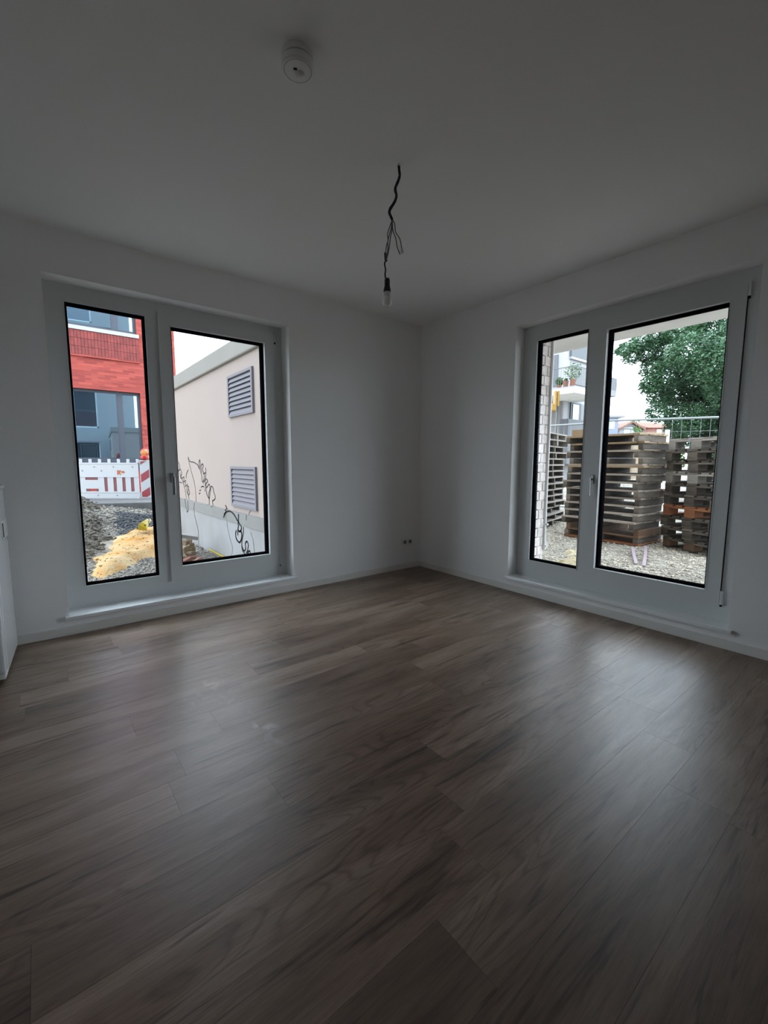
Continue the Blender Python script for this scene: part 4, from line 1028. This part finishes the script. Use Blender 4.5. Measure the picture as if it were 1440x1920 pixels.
pst = MB().box((-.035, -.035, 0), (.035, .035, at(1251, 806, 9.0).z - p.z)).build('white_post', M['white'], bevel=.006); pst.location = p; tag(pst, 'white post between the middle and right-hand pallet stacks', 'post')

# ================================================================== BALCONY BUILDING
bc = at(1078, 724, 21.5); BX, BYY, BZ = bc.x, bc.y, bc.z
ab = tag(empty('apartment_building', (BX, BYY, 0)), 'white and grey apartment building with plant-filled balcony behind the fence', 'building')
AO = Vector((BX, BYY, 0))
def abb(m, name, mt, parent=ab, **kw): m.v = [tuple(Vector(q) - AO) for q in m.v]; return m.build(name, mt, parent, **kw)
WXp, WYp = BX + 2.3, BYY + 2.0                                # facade planes facing -x and -y
abb(MB().box((WXp, WYp, -.2), (WXp + 5.4, WYp + 9, BZ - .3)), 'lower_wall', M['greywall'])
abb(MB().box((WXp, WYp, BZ - .3), (WXp + 5.4, WYp + 9, 14)), 'upper_wall', M['whitewall'])
sl = abb(MB().box((BX, BYY, BZ - .30), (BX + 3.6, BYY + 6, BZ)), 'balcony_slab', M['concrete'])
abb(MB().box((BX - .02, BYY - .02, BZ - .02), (BX + 3.6, BYY + 6, BZ + .03)), 'slab_edge', M['whitewall'], sl)
RH = at(1078, 686, 21.5).z
rl = abb(MB().tube([(BX + .04, BYY + 6, RH), (BX + .04, BYY + .04, RH), (BX + 3.6, BYY + .04, RH)], .022, 6), 'railing', M['parapet'])
bar_me = MB().tube([(0, 0, BZ - .26), (0, 0, RH)], .009, 5).mesh('bar', M['parapet'])
for k in range(46): o = link('railing_bar', bar_me, rl); o.location = (.04, .04 + k * .125, 0)
for k in range(1, 26): o = link('railing_bar', bar_me, rl); o.location = (.04 + k * .125, .04, 0)
# upper balcony parapet and balcony further right
up = at(1072, 668, 24.5)
abb(MB().box((up.x, up.y, up.z), (up.x + 4, up.y + .15, up.z + 1.3)), 'upper_parapet', M['parapet'])
abb(MB().box((up.x, up.y, up.z - .12), (up.x + 4, up.y + 3, up.z)), 'upper_slab', M['whitewall'])
rc = at(1155, 744, 24); 
abb(MB().box((rc.x - 2.2, rc.y, rc.z), (rc.x, rc.y + 1.6, rc.z + .3)), 'right_slab', M['greywall'])
rg = abb(MB().box((rc.x - 2.2, rc.y, rc.z + .3), (rc.x, rc.y + .05, at(1155, 711, 24).z)), 'glass_parapet', M['parapet'])
abb(MB().box((rc.x - .05, rc.y, rc.z + .3), (rc.x, rc.y + 1.6, at(1155, 711, 24).z)), 'glass_parapet', M['parapet'])
# grey door panel and louvred screen behind the railing
def facade_rect(u0, u1, v0, v1, name, mt, off=.03, parent=ab):
    if u0 < 1040:
        a = on(u0, v0, 0, WXp - off); c = on(u1, v1, 0, WXp - off)
        return abb(MB().box((WXp - off, min(a.y, c.y), min(a.z, c.z)), (WXp + .01, max(a.y, c.y), max(a.z, c.z))), name, mt, parent)
    a = on(u0, v0, 1, WYp - off); c = on(u1, v1, 1, WYp - off)
    return abb(MB().box((min(a.x, c.x), WYp - off, min(a.z, c.z)), (max(a.x, c.x), WYp + .01, max(a.z, c.z))), name, mt, parent)
facade_rect(1030, 1044, 668, 724, 'balcony_door', M['parapet'], .05)
facade_rect(1075, 1103, 684, 726, 'balcony_screen', M['greywall'], .08)
wn_ = facade_rect(1071, 1088, 754, 800, 'ground_window', M['anthra'], .06); facade_rect(1075, 1084, 758, 798, 'pane', M['bluepane'], .09, wn_)
facade_rect(1066, 1100, 785, 870, 'terrace_parapet', M['parapet'], .5)
facade_rect(1057.5, 1060, 742, 870, 'downpipe', M['whitewall'], .12)
# plants on the balcony
def pot(px, depth, r, h, gh, label, mt=M['leaf2']):
    q = at(*px, depth); t = tag(empty('potted_plant', (q.x, q.y, BZ + .03)), label, 'plant')
    MB().lathe([(r * .75, 0), (r, h), (r * .9, h), (0, h * .92)], n=14).build('pot', M['terra'], t, smooth=False)
    leaves('foliage', [(0, 0, h + gh * .5, gh * .5), (r * .4, 0, h + gh * .3, gh * .35)], 260, .2, .06, mt, t, 1.0)
for px, dpt, r, h, gh, lb_ in (((1049, 716), 22.6, .13, .20, .42, 'bushy green plant in a small pot on the far balcony'), ((1061, 716), 22.25, .14, .36, .12, 'nearly bare terracotta pot on the far balcony'),
                           ((1074, 716), 21.95, .15, .38, .85, 'tall sparse plant in a terracotta pot at the corner of the far balcony')):
    pot(px, dpt, r, h, gh, lb_)
# yellow machine arm hanging in front of the building
ym = at(1040, 760, 16); ex = tag(empty('excavator_arm', (ym.x, ym.y, 0), FACE), 'yellow machine arm with bucket in front of the apartment building', 'machine')
u16 = 16 / F_PX; zb = lambda v: at(1040, v, 16).z
MB().box((-1.5 * u16, -.1, zb(772)), (1.2 * u16, .1, zb(734))).build('arm_strut', M['yellowm'], ex); MB().box((3.2 * u16, -.1, zb(762)), (6.6 * u16, .1, zb(734))).build('arm_strut', M['yellowm'], ex)
MB().box((-7.5 * u16, -.15, zb(771)), (.3 * u16, .25, zb(757))).build('bucket', M['yellowm'], ex, bevel=.03)
MB().box((4.2 * u16, -.04, 0), (5.4 * u16, .04, zb(762))).build('stand_pole', M['darkmetal'], ex)
